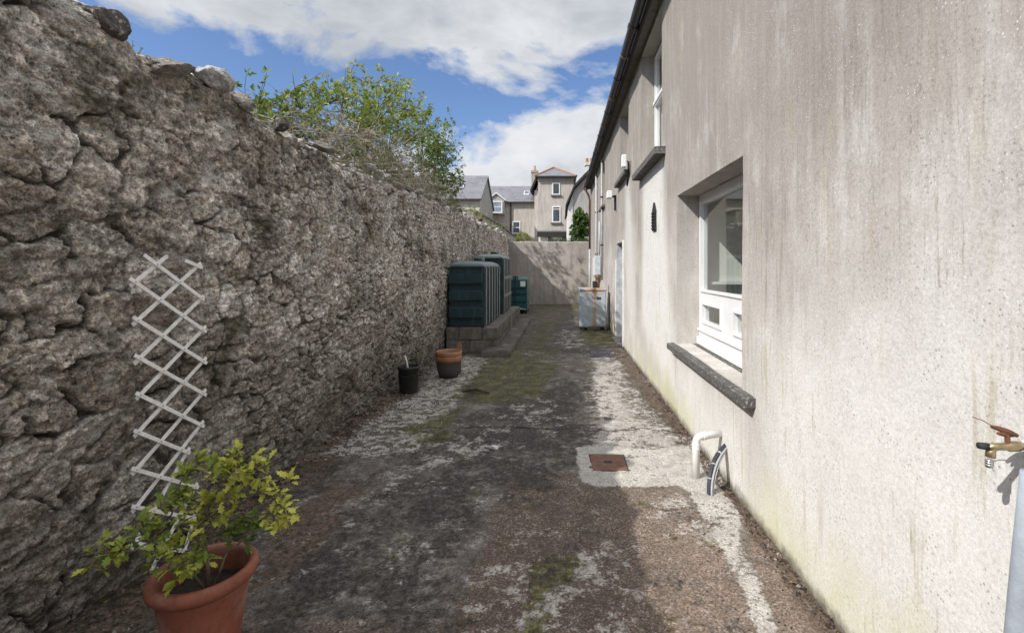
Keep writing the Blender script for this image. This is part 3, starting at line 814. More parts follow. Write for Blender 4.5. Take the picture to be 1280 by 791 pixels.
# reveals (share the edge of the facade)
def strip(line_front, depth):
    fr = [bm.verts.new(p) for p in line_front]
    bk = [bm.verts.new((XW+depth, p[1], p[2])) for p in line_front]
    for i in range(len(fr)-1): bm.faces.new((fr[i], fr[i+1], bk[i+1], bk[i]))
def fline(ya, za, yb, zb):
    if ya == yb: q = [(ya, z) for z in cz if min(za,zb)-1e-6 <= z <= max(za,zb)+1e-6]
    else: q = [(y, za) for y in cy if min(ya,yb)-1e-6 <= y <= max(ya,yb)+1e-6]
    return [(float(wx(np.array([y]), np.array([z]))[0]), y, z) for y, z in q]
rvs = []
for a, b, c_, d_, dep in OPEN:
    bm = NB()
    strip(fline(a,c_,a,d_), dep); strip(fline(b,c_,b,d_), dep); strip(fline(a,c_,b,c_), dep); strip(fline(a,d_,b,d_), dep)
    bmesh.ops.remove_doubles(bm, verts=bm.verts, dist=1e-5)
    rvs.append(obj('reveal', bm, M['render'], house))
for rv in rvs:
  for kk, val in (('lime', .15), ('stain', .3)):
    a_ = rv.data.attributes.new(kk, 'FLOAT', 'POINT'); a_.data.foreach_set('value', np.full(len(rv.data.vertices), val, np.float32))
# the rest of the shell: ends, back, roof
bxo('end_wall', (XW+.03, 7.2, Y1-.25, Y1, -.05, ZE-.01), M['render'], house); bxo('end_wall', (XW+.03, 7.2, Y0, Y0+.25, -.05, ZE-.01), M['render'], house)
bxo('rear_wall', (6.95, 7.2, Y0+.26, Y1-.26, -.05, ZE-.01), M['render'], house)
bm = NB()
prism(bm, [(1.06, Y0-.1, 4.93), (4.2, Y0-.1, 7.1), (7.4, Y0-.1, 4.93), (7.4, Y0-.1, 5.03), (4.2, Y0-.1, 7.2), (1.06, Y0-.1, 5.03)], (0, Y1-Y0+.2, 0))
obj('roof', bm, M['slate'], house)
bxo('soffit', (1.085, XW+.2, Y0, Y1, ZE+.005, ZE+.02), M['soffit'], house)
bxo('fascia', (1.06, 1.083, Y0-.05, Y1+.03, 4.79, 4.99), M['darkwood'], house)
# half-round gutter
bm = NB(); gx, gz, gr = .985, 4.90, .068
prof = [(gx+gr*math.cos(t), gz+gr*math.sin(t)) for t in np.linspace(math.pi, 2*math.pi, 13)] + [(gx+(gr-.006)*math.cos(t), gz+(gr-.006)*math.sin(t)) for t in np.linspace(2*math.pi, math.pi, 13)]
prism(bm, [(x, Y0-.05, z) for x, z in prof], (0, Y1-Y0+.1, 0))
gut = obj('gutter', bm, M['black'], house)
for i, yb in enumerate(np.arange(1.0, 20, .92)):
    bm = NB()
    pr = [(gx+(gr+.010)*math.cos(t), gz+(gr+.010)*math.sin(t)) for t in np.linspace(math.pi-.05, 2*math.pi, 9)] + [(gx+(gr+.001)*math.cos(t), gz+(gr+.001)*math.sin(t)) for t in np.linspace(2*math.pi, math.pi-.05, 9)]
    wd = .05 if i % 3 else .12
    prism(bm, [(x, yb, z) for x, z in pr], (0, wd, 0))
    obj('bracket', bm, M['rustclip'] if i % 2 else M['black'], gut)
# downpipe at the far end
bm = NB(); tube(bm, [(.985, 19.6, 4.83), (.985, 19.6, 4.70), (1.10, 19.6, 4.50), (1.15, 19.6, 4.3), (1.15, 19.6, 2.3)], .042, 10)
dp = obj('downpipe', bm, M['brownpipe'], house, smooth=True)
bm = NB(); tube(bm, [(1.15, 19.6, 2.3), (1.15, 19.6, .03)], .045, 10); obj('lower_pipe', bm, M['greypipe'], dp, smooth=True)

def window(yo0, yo1, z0, z1, x, panes, rails, sillargs=None, dark=False):
    """frame in the plane x, panes = (y0,y1,z0,z1) glazed rectangles, rails = extra raised bars"""
    ex = [yo0, yo1]; 
    f = None
    bm = NB()
    # solid frame = cells of a grid that are not panes
    gy = sorted({yo0, yo1} | {p[0] for p in panes} | {p[1] for p in panes})
    gz_ = sorted({z0, z1} | {p[2] for p in panes} | {p[3] for p in panes})
    def inpane(y, z): return any(p[0] < y < p[1] and p[2] < z < p[3] for p in panes)
    for i in range(len(gy)-1):
        jj = 0
        while jj < len(gz_)-1:
            if inpane((gy[i]+gy[i+1])/2, (gz_[jj]+gz_[jj+1])/2): jj += 1; continue
            k2 = jj
            while k2+1 < len(gz_)-1 and not inpane((gy[i]+gy[i+1])/2, (gz_[k2+1]+gz_[k2+2])/2): k2 += 1
            box(bm, x, x+.06, gy[i], gy[i+1], gz_[jj], gz_[k2+1]); jj = k2+1
    for r_ in rails: box(bm, *r_)
    for p in panes:   # raised sash bead round each pane
        t = .022; xx = x-.013
        box(bm, xx, x-.001, p[0]-t, p[1]+t, p[3], p[3]+t); box(bm, xx, x-.001, p[0]-t, p[1]+t, p[2]-t, p[2])
        box(bm, xx, x-.001, p[0]-t, p[0], p[2], p[3]); box(bm, xx, x-.001, p[1], p[1]+t, p[2], p[3])
    f = bpy.data.objects.new('window', None)
    link(f, house)
    fr = obj('frame', bm, M['white'], f)
    for p in panes:
        bxo('pane', (x+.026, x+.030, p[0]+.001, p[1]-.001, p[2]+.001, p[3]-.001), M['glass'], f)
    return f

WXL = XW+.235
w1 = window(3.255, 5.095, .785, 2.345, WXL,
       [(3.33, 5.01, 1.36, 2.25), (4.40, 4.95, 1.04, 1.21), (3.50, 4.05, 1.04, 1.21)],
       [(WXL-.022, WXL-.001, 3.26, 5.09, .93, .955), (WXL-.030, WXL-.001, 3.26, 5.09, .79, .865)])
# stone sill
def sill(y0, y1, z, x0, th, parent, slope=.02):
    bm = NB()
    n = 26
    for i in range(n+1): pass
    prism(bm, [(x0, y0, z-th), (x0, y0, z), (XW+.24, y0, z+slope), (XW+.24, y0, z+slope-.03), (XW+.02, y0, z-th)], (0, y1-y0, 0))
    return obj('sill', bm, M['sill'], parent, bevel=.004)
sill(3.03, 5.25, .765, 1.150, .06, w1)
x2 = XW+.20
w2 = window(5.865, 7.345, 3.035, 4.795, x2, [(5.93, 7.28, 3.10, 4.02), (5.93, 7.28, 4.12, 4.73)], [(x2-.03, x2-.001, 5.87, 7.34, 4.045, 4.09)])
sill(5.68, 7.5, 3.02, 1.10, .085, w2)
w3 = window(8.805, 10.095, 3.365, 4.735, x2, [(8.87, 10.03, 3.43, 4.67)], [])
sill(8.66, 10.25, 3.35, 1.12, .08, w3)
w4 = window(13.605, 14.795, 3.365, 4.735, x2, [(13.67, 14.73, 3.43, 4.67)], [])
sill(13.5, 14.9, 3.35, 1.14, .07, w4)
# rooms behind the glass
bm = NB()
def room(y0, y1, z0, z1, x0=XW+.31, x1=4.6):
    v = [bm.verts.new(p) for p in ((x0,y0,z0),(x1,y0,z0),(x1,y1,z0),(x0,y1,z0),(x0,y0,z1),(x1,y0,z1),(x1,y1,z1),(x0,y1,z1))]
    for f in ((0,1,2,3),(7,6,5,4),(4,5,1,0),(5,6,2,1),(6,7,3,2)): bm.faces.new([v[i] for i in f])
# inner face of the outer wall, round each opening
def ring(y0, y1, z0, z1, a, b, c_, d_):
    x = XW+.30
    for q in ((y0,a,z0,z1),(b,y1,z0,z1),(a,b,z0,c_),(a,b,d_,z1)):
        if q[1]-q[0] > .005 and q[3]-q[2] > .005:
            v = [bm.verts.new(p) for p in ((x,q[0],q[2]),(x,q[1],q[2]),(x,q[1],q[3]),(x,q[0],q[3]))]; bm.faces.new(v)
for y0_, y1_, z0_, z1_, op in ((3.0,5.13,0,2.55,OPEN[0]), (5.6,7.6,2.7,4.82,OPEN[1]), (8.7,10.3,2.7,4.80,OPEN[2]), (13.4,15,2.7,4.8,OPEN[4])):
    bm = NB(); room(y0_, y1_, z0_, z1_); ring(y0_, y1_, z0_, z1_, *op[:4])
    bmesh.ops.remove_doubles(bm, verts=bm.verts, dist=.012)
    obj('room_interior', bm, M['interior'], house)

bxo('window_board', (WXL+.062, WXL+.30, 3.2, 5.15, .965, .99), M['white'], w1)
bxo('shelf', (XW+.33, XW+1.6, 5.06, 5.125, 1.41, 1.44), M['white'], w1)
bxo('blind', (x2+.09, x2+.095, 5.9, 7.3, 3.1, 4.75), M['curtain'], w2)
# door
do = bpy.data.objects.new('door', None); link(do, house)
bxo('leaf', [(XW+.19, XW+.235, 9.63, 10.65, .05, 2.03)], M['doorpaint'], do)
bxo('frame', [(XW+.17, XW+.236, 10.655, 10.722, .03, 2.09), (XW+.17, XW+.236, 9.558, 9.625, .03, 2.09), (XW+.17, XW+.236, 9.63, 10.65, 2.035, 2.09)], M['whitepaint'], do)
bxo('lining', [(XW+.004, XW+.168, 10.705, 10.726, .03, 2.06)], M['doorpaint'], do)
bxo('architrave', (XW-.020, XW+.012, 10.735, 10.83, .05, 1.75), M['whitepaint'], do); bxo('architrave', (XW-.022, XW+.012, 9.44, 9.545, .02, 2.12), M['whitepaint'], do)
bxo('threshold', [(XW-.10, XW+.23, 9.56, 10.72, -.02, .045)], M['sill'], do)
bm = NB(); tube(bm, [(XW+.18, 9.75, 1.02), (XW+.13, 9.75, 1.02), (XW+.13, 9.87, 1.02)], .011, 8); obj('handle', bm, M['chrome'], do)
# arched air vent
bm = NB(); prism(bm, [(XW-.02, 6.20, 2.07), (XW-.02, 6.42, 2.07), (XW-.02, 6.42, 2.32), (XW-.02, 6.31, 2.44), (XW-.02, 6.20, 2.32)], (.035, 0, 0))
ve = obj('air_vent', bm, M['dark'], house)
bxo('louvre', [(XW-.032, XW-.021, 6.215, 6.405, z, z+.018) for z in (2.09, 2.13, 2.17, 2.21, 2.25, 2.29)], M['dark'], ve)

# ------------------------------------------------------------------ fixtures on the house wall
t = thing('floodlight', 'small white floodlight on a dark bracket below the small upper window', 'light', (XW, 10.75, 3.2))
bxo('lamp_head', (1.02, 1.13, 10.70, 10.95, 3.13, 3.29), M['white'], t, .012)
bxo('bracket', [(1.13, 1.186, 10.78, 10.84, 3.15, 3.19), (1.185, 1.222, 10.77, 10.85, 2.86, 3.20)], M['dark'], t)
t = thing('security_sensor', 'slim white upright box on a bent dark arm between the two upper windows', 'security sensor', (XW, 8.62, 3.4))
bxo('housing', (1.07, 1.15, 8.48, 8.62, 3.36, 3.58), M['white'], t, .01)
bm = NB(); tube(bm, [(1.13, 8.55, 3.48), (1.19, 8.55, 3.46), (1.19, 8.57, 3.28), (1.215, 8.9, 3.10)], .016, 6); obj('arm', bm, M['dark'], t)
t = thing('wall_pipes', 'thin pale vertical service pipes clipped to the wall above the boiler', 'pipes', (XW, 14.5, 0))
for (yy, xx, z0, z1, r_, mm) in ((14.0, 1.175, 1.2, 4.7, .028, 'greypipe'), (16.2, 1.17, .1, 4.7, .035, 'greypipe'), (15.0, 1.18, 1.95, 3.0, .02, 'galv')):
    bm = NB(); tube(bm, [(xx, yy, z0), (xx, yy, z1)], r_, 8); obj('pipe', bm, M[mm], t, smooth=True)
for yy, zz in ((14.0, 2.2), (14.0, 3.6), (16.2, 2.0), (16.2, 3.4)): bxo('clip', (1.13, 1.22, yy-.03, yy+.03, zz, zz+.04), M['dark'], t)
t = thing('meter_box', 'pale blue-grey meter box mounted on the house wall behind the boiler', 'meter box', (XW, 15.3, 1.2))
bxo('case', (1.03, 1.222, 15.0, 15.6, 1.28, 1.92), M['galv'], t, .015)
bxo('door', (1.018, 1.029, 15.05, 15.55, 1.33, 1.87), M['white'], t)

# boiler
BX0, BX1, BY0, BY1 = .45, 1.115, 12.0, 12.62
t = thing('boiler', 'freestanding pale grey outdoor boiler cabinet streaked with rust against the house', 'boiler', ((BX0+BX1)/2, BY0, 0))
bxo('cabinet', (BX0, BX1, BY0, BY1, .085, .985), M['boiler'], t, .012)
bxo('lid', (BX0-.012, BX1+.012, BY0-.015, BY1+.01, .988, 1.05), M['boiler'], t, .014)
bxo('door_panel', (BX0+.33, BX1-.018, BY0-.008, BY0-.001, .12, .965), M['boiler'], t)
bxo('side_seam', (BX0+.012, BX0+.315, BY0-.006, BY0-.001, .12, .965), M['boiler'], t)
bxo('vent_slot', [(BX1-.24, BX1-.13, BY0-.014, BY0-.009, z, z+.012) for z in (.78, .80, .82)], M['dark'], t)
for xx, yy in ((BX0+.07, BY0+.06), (BX1-.09, BY0+.06), (BX0+.07, BY1-.08), (BX1-.09, BY1-.08)):
    bxo('foot', (xx-.05, xx+.05, yy-.04, yy+.04, -.02, .083), M['dark'], t)
bxo('plinth', (BX0+.2, BX1+.02, BY0+.16, BY1, -.03, .075), M['whitepaint'], t)
bm = NB(); tube(bm, [(.93, 12.35, 1.05), (.93, 12.35, 1.30)], .055, 14); tube(bm, [(.93, 12.35, 1.30), (.93, 12.35, 1.37), (.93, 12.35, 1.40)], [.085, .085, .04], 14)
fl = obj('flue', bm, M['flue'], t, smooth=False)
bxo('control_box', (.80, .89, 12.25, 12.45, 1.052, 1.22), M['dark'], t, .008)

# tap and lagged pipe at the right edge
t = thing('garden_tap', 'worn brass garden tap with a rusty handle on the house wall', 'tap', (XW, 1.235, 1.14))
bm = NB(); tube(bm, [(XW+.01, 1.235, 1.14), (XW-.035, 1.235, 1.14)], .013, 12); obj('joint', bm, M['white'], t, smooth=True)
bm = NB(); tube(bm, [(XW-.030, 1.235, 1.138), (XW-.045, 1.235, 1.138), (XW-.05, 1.235, 1.138), (XW-.075, 1.235, 1.137), (XW-.08, 1.235, 1.137), (XW-.105, 1.235, 1.137), (XW-.13, 1.235, 1.135)], [.010,.010,.013,.013,.0095,.0095,.010], 12)
tube(bm, [(XW-.118, 1.235, 1.136), (XW-.121, 1.235, 1.122), (XW-.122, 1.235, 1.110)], [.010,.011,.0115], 12)
obj('body', bm, M['metal'], t, smooth=True)
bm = NB()
for z in (1.104, 1.098, 1.092): tube(bm, [(XW-.1245, 1.235, z), (XW-.1247, 1.235, z-.0045)], .0095, 12)
tube(bm, [(XW-.1245, 1.235, 1.104), (XW-.1252, 1.235, 1.084)], .008, 12)
obj('spout', bm, M['chrome'], t, smooth=True)
bm = NB(); tube(bm, [(XW-.128, 1.235, 1.137), (XW-.152, 1.235, 1.140)], [.009, .0085], 10); obj('end_cap', bm, M['dark'], t, smooth=True)
bm = NB(); tube(bm, [(XW-.078, 1.235, 1.145), (XW-.078, 1.235, 1.170)], .006, 8)
tube(bm, [(XW-.055, 1.232, 1.166), (XW-.075, 1.235, 1.174), (XW-.10, 1.238, 1.183), (XW-.115, 1.24, 1.187)], [.005,.0075,.0065,.004], 8)
tube(bm, [(XW-.06, 1.24, 1.164), (XW-.085, 1.237, 1.168), (XW-.105, 1.232, 1.172)], [.0045,.006,.004], 8)
obj('handle', bm, M['rust'], t)
bm = NB(); tube(bm, [(XW-.11, 1.24, 1.187), (XW-.13, 1.25, 1.200), (XW-.148, 1.258, 1.206)], .0012, 5); obj('wire', bm, M['rust'], t)

t = thing('lagged_pipe', 'grey foam-lagged standpipe rising from the ground to the tap', 'pipe', (XW-.045, 1.26, 0))
bm = NB(); tube(bm, [(1.185, 1.30, .0), (1.190, 1.275, .4), (1.196, 1.245, .8), (1.200, 1.222, 1.075)], [.027,.027,.026,.025], 14)
obj('lagging', bm, M['lagging'], t, smooth=True)
bm = NB(); tube(bm, [(1.200, 1.222, 1.075), (1.203, 1.222, 1.12), (XW+.01, 1.222, 1.135)], .012, 10); obj('pipe_top', bm, M['dark'], t, smooth=True)

# waste pipe and cable loop
t = thing('waste_pipe', 'white plastic waste pipe bending out of the house wall into the ground', 'pipe', (1.014, 3.62, 0))
bm = NB(); pts = [(1.014, 3.62, -.03), (1.014, 3.62, .275)]
for a in np.linspace(0, math.pi/2, 7)[1:]: pts.append((1.014+.042*(1-math.cos(a)), 3.62+.010*(1-math.cos(a)), .275+.042*math.sin(a)))
pts.append((XW+.02, 3.70, .318))
tube(bm, pts, .027, 14); obj('pipe', bm, M['whitepipe'], t, smooth=True)
for ca, cb_ in (((1.014,3.62,.225),(1.014,3.62,.268)), ((1.066,3.632,.3172),(1.095,3.643,.3174))):
    bm = NB(); tube(bm, [ca, cb_], .0305, 14); obj('collar', bm, M['whitepipe'], t, smooth=False)
t = thing('cable_bundle', 'black and grey cables tied together, looping from house wall to ground', 'cable bundle', (1.05, 3.35, 0))
def arc(o1, o2, n=14):
    a = Vector((XW+.01, 3.60, .255)); b = Vector((1.035, 3.35, -.02)); r_ = []
    for i in range(n+1):
        s = i/n; p = a.lerp(b, s); p.x -= math.sin(s*math.pi)**.8*.055*o1; p.y -= math.sin(s*math.pi)*.05*o2; p.z += math.sin(s*math.pi)*.05*o1
        r_.append(p)
    return r_
bm = NB(); tube(bm, arc(1.0, .8), .0105, 8); tube(bm, [p+Vector((-.004,.014,.006)) for p in arc(1.0, .8)], .0085, 8); obj('black_cable', bm, M['cableblack'], t, smooth=True)
bm = NB(); tube(bm, [p+Vector((.013,-.010,.0)) for p in arc(.93, .85)], .0075, 8); tube(bm, [p+Vector((.018,-.002,-.004)) for p in arc(.75, .95)], .006, 8); obj('grey_cable', bm, M['cablegrey'], t, smooth=True)
mid_ = arc(.97, .82, 20)
for i in (4, 9, 14):
    bm = NB(); tube(bm, [mid_[i]-(mid_[i+1]-mid_[i])*.2, mid_[i]+(mid_[i+1]-mid_[i])*.15], .0190, 10); obj('cable_tie', bm, M['cablegrey'], t, smooth=True)
tagd = lambda o, *a, **k: tag(o, *a, **k)

# manhole covers
t = thing('manhole_cover', 'rusty square manhole cover set in pale screed', 'manhole cover', (.37, 3.9, 0))
c4 = [gp(737,569), gp(779,569.5), gp(785,589.5), gp(741,590)]
bm = NB(); prism(bm, [(x, y, .012) for x, y in c4], (0, 0, -.03)); mc = obj('plate', bm, M['coverrust'], t, bevel=.003)
cx_ = sum(c[0] for c in c4)/4; cy_ = sum(c[1] for c in c4)/4
bm = NB(); b4 = [(cx_+(x-cx_)*1.05, cy_+(y-cy_)*1.05) for x, y in c4]
prism(bm, [(x, y, .009) for x, y in b4], (0, 0, -.03)); obj('rim', bm, M['dark'], t)
bxo('lifting_slot', (cx_-.035, cx_+.03, cy_-.02, cy_+.02, .0125, .0145), M['dark'], t)
t = thing('drain_cover', 'blue-grey iron drain cover near the doorway', 'drain cover', (.68, 8.7, 0))
c4 = [gp(738,438.5), gp(760,438.5), gp(767,446), gp(739,446)]
bm = NB(); prism(bm, [(x, y, .012) for x, y in c4], (0, 0, -.03)); obj('plate', bm, M['ironcover'], t, bevel=.003)
bm = NB(); cx_ = sum(c[0] for c in c4)/4; cy_ = sum(c[1] for c in c4)/4
prism(bm, [(cx_+(x-cx_)*1.08, cy_+(y-cy_)*1.08, .006) for x, y in c4], (0, 0, -.03)); obj('rim', bm, M['dark'], t)
for q in (-.2, -.07, .07, .2):
    bxo('rib', (cx_-.16, cx_+.16, cy_+q-.012, cy_+q+.012, .0125, .018), M['ironcover'], t)

# ------------------------------------------------------------------ oil tanks on their plinth
t = thing('block_plinth', 'low concrete block plinth carrying the oil tanks along the rubble wall', 'plinth', (-1.65, 9, 0))
PX0, PX1, PY0, PY1, PZ = -2.16, -1.2, 8.97, 13.9, .46
bm = NB(); rr = random.Random(3)
for r_, (z0, z1) in enumerate(((-.03, .222), (.232, .452))):
    x = PX0 - (.2 if r_ else 0)
    while x < PX1-.05:
        x1 = min(x+.43, PX1)
        b2 = NB(); j = rr.uniform(-.008, .008); box(b2, max(x, PX0)+.004, x1-.006, PY0+j, PY0+.21, z0, z1)
        bmesh.ops.bevel(b2, geom=b2.edges[:], offset=.010, segments=2, affect='EDGES'); merge(bm, b2); x += .44
    y = PY0+.22 - (.2 if r_ else 0)
    while y < PY1:
        y1 = min(y+.43, PY1)
        b2 = NB(); j = rr.uniform(-.012, .006); box(b2, PX1-.21, PX1+j, max(y, PY0+.222)+.004, y1-.006, z0, z1)
        bmesh.ops.bevel(b2, geom=b2.edges[:], offset=.012, segments=2, affect='EDGES'); merge(bm, b2); y += .44
box(bm, PX0+.02, PX1-.03, PY0+.03, PY1, -.03, .44)
obj('blocks', bm, M['block'], t)
t2 = thing('concrete_step', 'long low mossy concrete slab beside the tank plinth', 'concrete slab', (-1.05, 8.5, 0))
ya = np.linspace(8.45, 13.9, 110); xa = np.concatenate([[-1.42], np.linspace(-1.42, -.90, 16), [-.895]])
YS, XS = np.meshgrid(ya, xa, indexing='ij')
ZS = .105 + (fbm(XS*4, YS*4, 8)-.5)*.03
XS2 = XS + (fbm(YS*2.5, YS*0+2, 19)-.5)*.06*(XS > -1.2)
ZS[:, -1] = -.03; ZS[:, 0] = -.03; 
ZS[:, -2] -= .015
P_ = np.stack([XS2, YS, ZS], -1) + 0
P_ = np.concatenate([P_[:1]*np.array([1,1,0])+np.array([0,-.01,-.03]), P_], 0)
s_o = grid_mesh('slab', P_, M['kerb'], t2, off=(-1.05, 8.5, 0))

def oil_tank(name, label, x0, x1, y0, y1, z0, z1, mat, frontribs, ribs, cap, cross=False):
    t = thing(name, label, 'oil tank', ((x0+x1)/2, y0, z0), 'oil tanks along the wall')
    g = .07
    bm = NB()
    b2 = NB(); box(b2, x0, x1-g, y0+g, y1-.01, z0, z1-.10)
    bmesh.ops.bevel(b2, geom=b2.edges[:], offset=.02, segments=2, affect='EDGES'); merge(bm, b2)
    # domed shoulder
    zs = z1-.115; b2 = NB()
    base = [(x0, y0+g*.3), (x1-g*.3, y0+g*.3), (x1-g*.3, y1), (x0, y1)]
    lv = [(0, zs), (.02, zs+.045), (.07, z1-.03), (.16, z1)]
    rings = []
    for ins, zz in lv:
        rings.append([b2.verts.new((x + (ins if i in (0,3) else -ins), y + (ins if i in (0,1) else -ins), zz)) for i, (x, y) in enumerate(base)])
    for a, b in zip(rings, rings[1:]):
        for i in range(4): b2.faces.new((a[i], a[(i+1)%4], b[(i+1)%4], b[i]))
    b2.faces.new(rings[0][::-1]); b2.faces.new(rings[-1])
    bmesh.ops.bevel(b2, geom=b2.edges[:], offset=.012, segments=2, affect='EDGES'); merge(bm, b2)
    H = z1-.12-z0
    for zc0, zc1 in frontribs:
        b2 = NB(); box(b2, x0+.01, x1-g-.01, y0, y0+g+.02, z0+zc0*H, z0+zc1*H)
        bmesh.ops.bevel(b2, geom=b2.edges[:], offset=.007, segments=2, affect='EDGES'); merge(bm, b2)
        b2 = NB(); box(b2, x1-g-.10, x1-g+.002, y0-.010, y0+g+.02, z0+zc0*H+.012, z0+zc1*H-.012)
        bmesh.ops.bevel(b2, geom=b2.edges[:], offset=.008, segments=2, affect='EDGES'); merge(bm, b2)
    n = ribs; L = y1-y0-.02
    for i in range(n):
        ya_ = y0+.03 + L*i/n; yb_ = ya_ + L/n*.52
        b2 = NB(); box(b2, x1-g-.02, x1, ya_, yb_, z0+.01, z1-.11)
        bmesh.ops.bevel(b2, geom=b2.edges[:], offset=.016, segments=2, affect='EDGES'); merge(bm, b2)
    if cross:
        for q in (.28, .62):
            b2 = NB(); box(b2, x1-g-.02, x1+.006, y0+.05, y1-.08, z0+q*H, z0+q*H+.09)
            bmesh.ops.bevel(b2, geom=b2.edges[:], offset=.016, segments=2, affect='EDGES'); merge(bm, b2)
    obj('body', bm, mat, t)
    bm = NB(); rg = lathe(bm, [(.0, z1+.075), (.085, z1+.075), (.098, z1+.062), (.10, z1-.02), (.0, z1-.02)], cap[0], cap[1], 24)
    bmesh.ops.remove_doubles(bm, verts=bm.verts, dist=1e-5); obj('filler_cap', bm, M['tank2'], t)
    return t
FR = [(.16, .33), (.45, .61), (.73, .89)]
oil_tank('oil_tank', 'dark green ribbed oil tank nearest the camera on the block plinth', -2.13, -1.43, 9.02, 11.35, .455, 1.70, M['tank'], FR, 6, (-1.66, 9.75))
oil_tank('oil_tank', 'taller faded grey-green oil tank behind the first on the plinth', -2.12, -1.40, 11.6, 13.45, .455, 1.90, M['tank2'], FR, 5, (-1.7, 12.2), True)
t = thing('oil_tank', 'small teal oil tank with a white label at the far end of the row', 'oil tank', (-1.5, 16.3, 0), 'oil tanks along the wall')
for nm, xa_, xb_ in (('narrow_half', -1.84, -1.585), ('wide_half', -1.555, -1.17)):
    bm = NB()
    zl = [(.10, .34, 0), (.34, .40, .03), (.40, .60, 0), (.60, .66, .03), (.66, .80, 0), (.80, .86, .03), (.86, 1.14, 0)]
    for z0_, z1_, ins in zl:
        b2 = NB(); box(b2, xa_+ins*.5, xb_-ins, 16.3+ins*1.4, 17.5, z0_-.004, z1_+.004)
        bmesh.ops.bevel(b2, geom=b2.edges[:], offset=.012, segments=2, affect='EDGES'); merge(bm, b2)
    b2 = NB()
    r1 = [(xa_, 16.3), (xb_, 16.3), (xb_, 17.5), (xa_, 17.5)]
    va = [b2.verts.new((x, y, 1.135)) for x, y in r1]
    vb = [b2.verts.new((x+(.05 if i in (0,3) else -.05), y+(.08 if i < 2 else -.08), 1.22)) for i, (x, y) in enumerate(r1)]
    for i in range(4): b2.faces.new((va[i], va[(i+1)%4], vb[(i+1)%4], vb[i]))
    b2.faces.new(vb); b2.faces.new(va[::-1])
    bmesh.ops.bevel(b2, geom=b2.edges[:], offset=.014, segments=2, affect='EDGES'); merge(bm, b2)
    obj(nm, bm, M['tank3'], t)
bxo('strap', [(-1.60, -1.54, 16.27, 16.32, .08, 1.26), (-1.66, -1.48, 16.27, 16.40, 1.225, 1.26)], M['tank'], t)
bxo('label', (-1.40, -1.23, 16.292, 16.298, .92, 1.10), M['paper'], t)
for q_ in ((-1.40, -1.34, 16.292, 16.298, .155, .185), (-1.325, -1.285, 16.292, 16.298, .15, .175), (-1.26, -1.22, 16.292, 16.298, .135, .165)): bxo('marking', q_, M['paper'], t)
for xx in (-1.75, -1.25): bxo('foot', (xx-.06, xx+.06, 16.36, 17.4, -.03, .097), M['dark'], t)

# ------------------------------------------------------------------ pots and bucket
PC = (-1.49, 2.0)
t = thing('terracotta_pot', 'large terracotta-coloured plant pot in the near left corner', 'plant pot', (PC[0], PC[1], 0))
bm = NB()
lathe(bm, [(0,-.005),(.118,-.005),(.125,.01),(.138,.10),(.152,.20),(.160,.262),(.163,.27),(.1635,.277),(.1655,.283),(.177,.290),(.190,.303),(.194,.322),(.190,.342),(.180,.351),(.165,.348),(.157,.335),(.152,.28),(.148,.24)], PC[0], PC[1], 72)
bmesh.ops.remove_doubles(bm, verts=bm.verts, dist=1e-5)
obj('pot_body', bm, M['terra'], t, smooth=True)
bm = NB(); bmesh.ops.create_grid(bm, x_segments=30, y_segments=30, size=.155)
for f in [f for f in bm.faces if math.hypot(*f.calc_center_median()[:2]) > .153]: bm.faces.remove(f)
for vv in bm.verts: vv.co.z = .255 + (float(fbm(np.array([vv.co.x*20]), np.array([vv.co.y*20]), 2)[0])-.5)*.05; vv.co.x += PC[0]; vv.co.y += PC[1]
obj('soil', bm, M['soil'], t, smooth=True)

LEAF = [(0,0),(.12,.04),(.26,.17),(.36,.12),(.50,.36),(.58,.17),(.74,.30),(.82,.10),(1.0,0)]
def add_leaf(V, Fc, H, base, dirv, up, L, hue, droop=.2, fold=.25):
    dirv = dirv.normalized(); side = dirv.cross(up)
    if side.length < 1e-4: side = dirv.orthogonal()
    side.normalize(); nrm = side.cross(dirv)
    i0 = len(V); n = len(LEAF)
    for u_, w_ in LEAF: # right
        V.append(base + dirv*(u_*L) + side*(w_*L*.85) + nrm*(w_*L*fold - u_*u_*L*droop)); H.append(hue)
    for u_, w_ in LEAF[1:-1]:
        V.append(base + dirv*(u_*L) - side*(w_*L*.85) + nrm*(w_*L*fold - u_*u_*L*droop)); H.append(hue)
    mids = []
    for u_, w_ in LEAF[1:-1]:
        mids.append(len(V)); V.append(base + dirv*(u_*L) + nrm*(-u_*u_*L*droop)); H.append(hue)
    for s_ in (0, 1):
        def idx(k): 
            if k == 0: return i0
            if k == n-1: return i0+n-1
            return i0+k if s_ == 0 else i0+n+k-1
        def mid(k):
            if k == 0: return i0
            if k == n-1: return i0+n-1
            return mids[k-1]
        for k in range(n-1):
            q = [mid(k), mid(k+1), idx(k+1), idx(k)]
            q2 = []
            for z in q:
                if z not in q2: q2.append(z)
            if len(q2) > 2: Fc.append(q2 if s_ == 0 else q2[::-1])

def simple_leaf(V, Fc, H, base, dirv, up, L, hue, wd=.28):
    dirv = dirv.normalized(); side = dirv.cross(up)
    if side.length < 1e-4: side = dirv.orthogonal()
    side.normalize(); nrm = side.cross(dirv)
    i0 = len(V)
    V.extend([base, base+dirv*L*.45+side*L*wd+nrm*L*.10, base+dirv*L-nrm*L*.12, base+dirv*L*.45-side*L*wd+nrm*L*.10]); H.extend([hue]*4)
    Fc.append((i0, i0+1, i0+2)); Fc.append((i0, i0+2, i0+3))

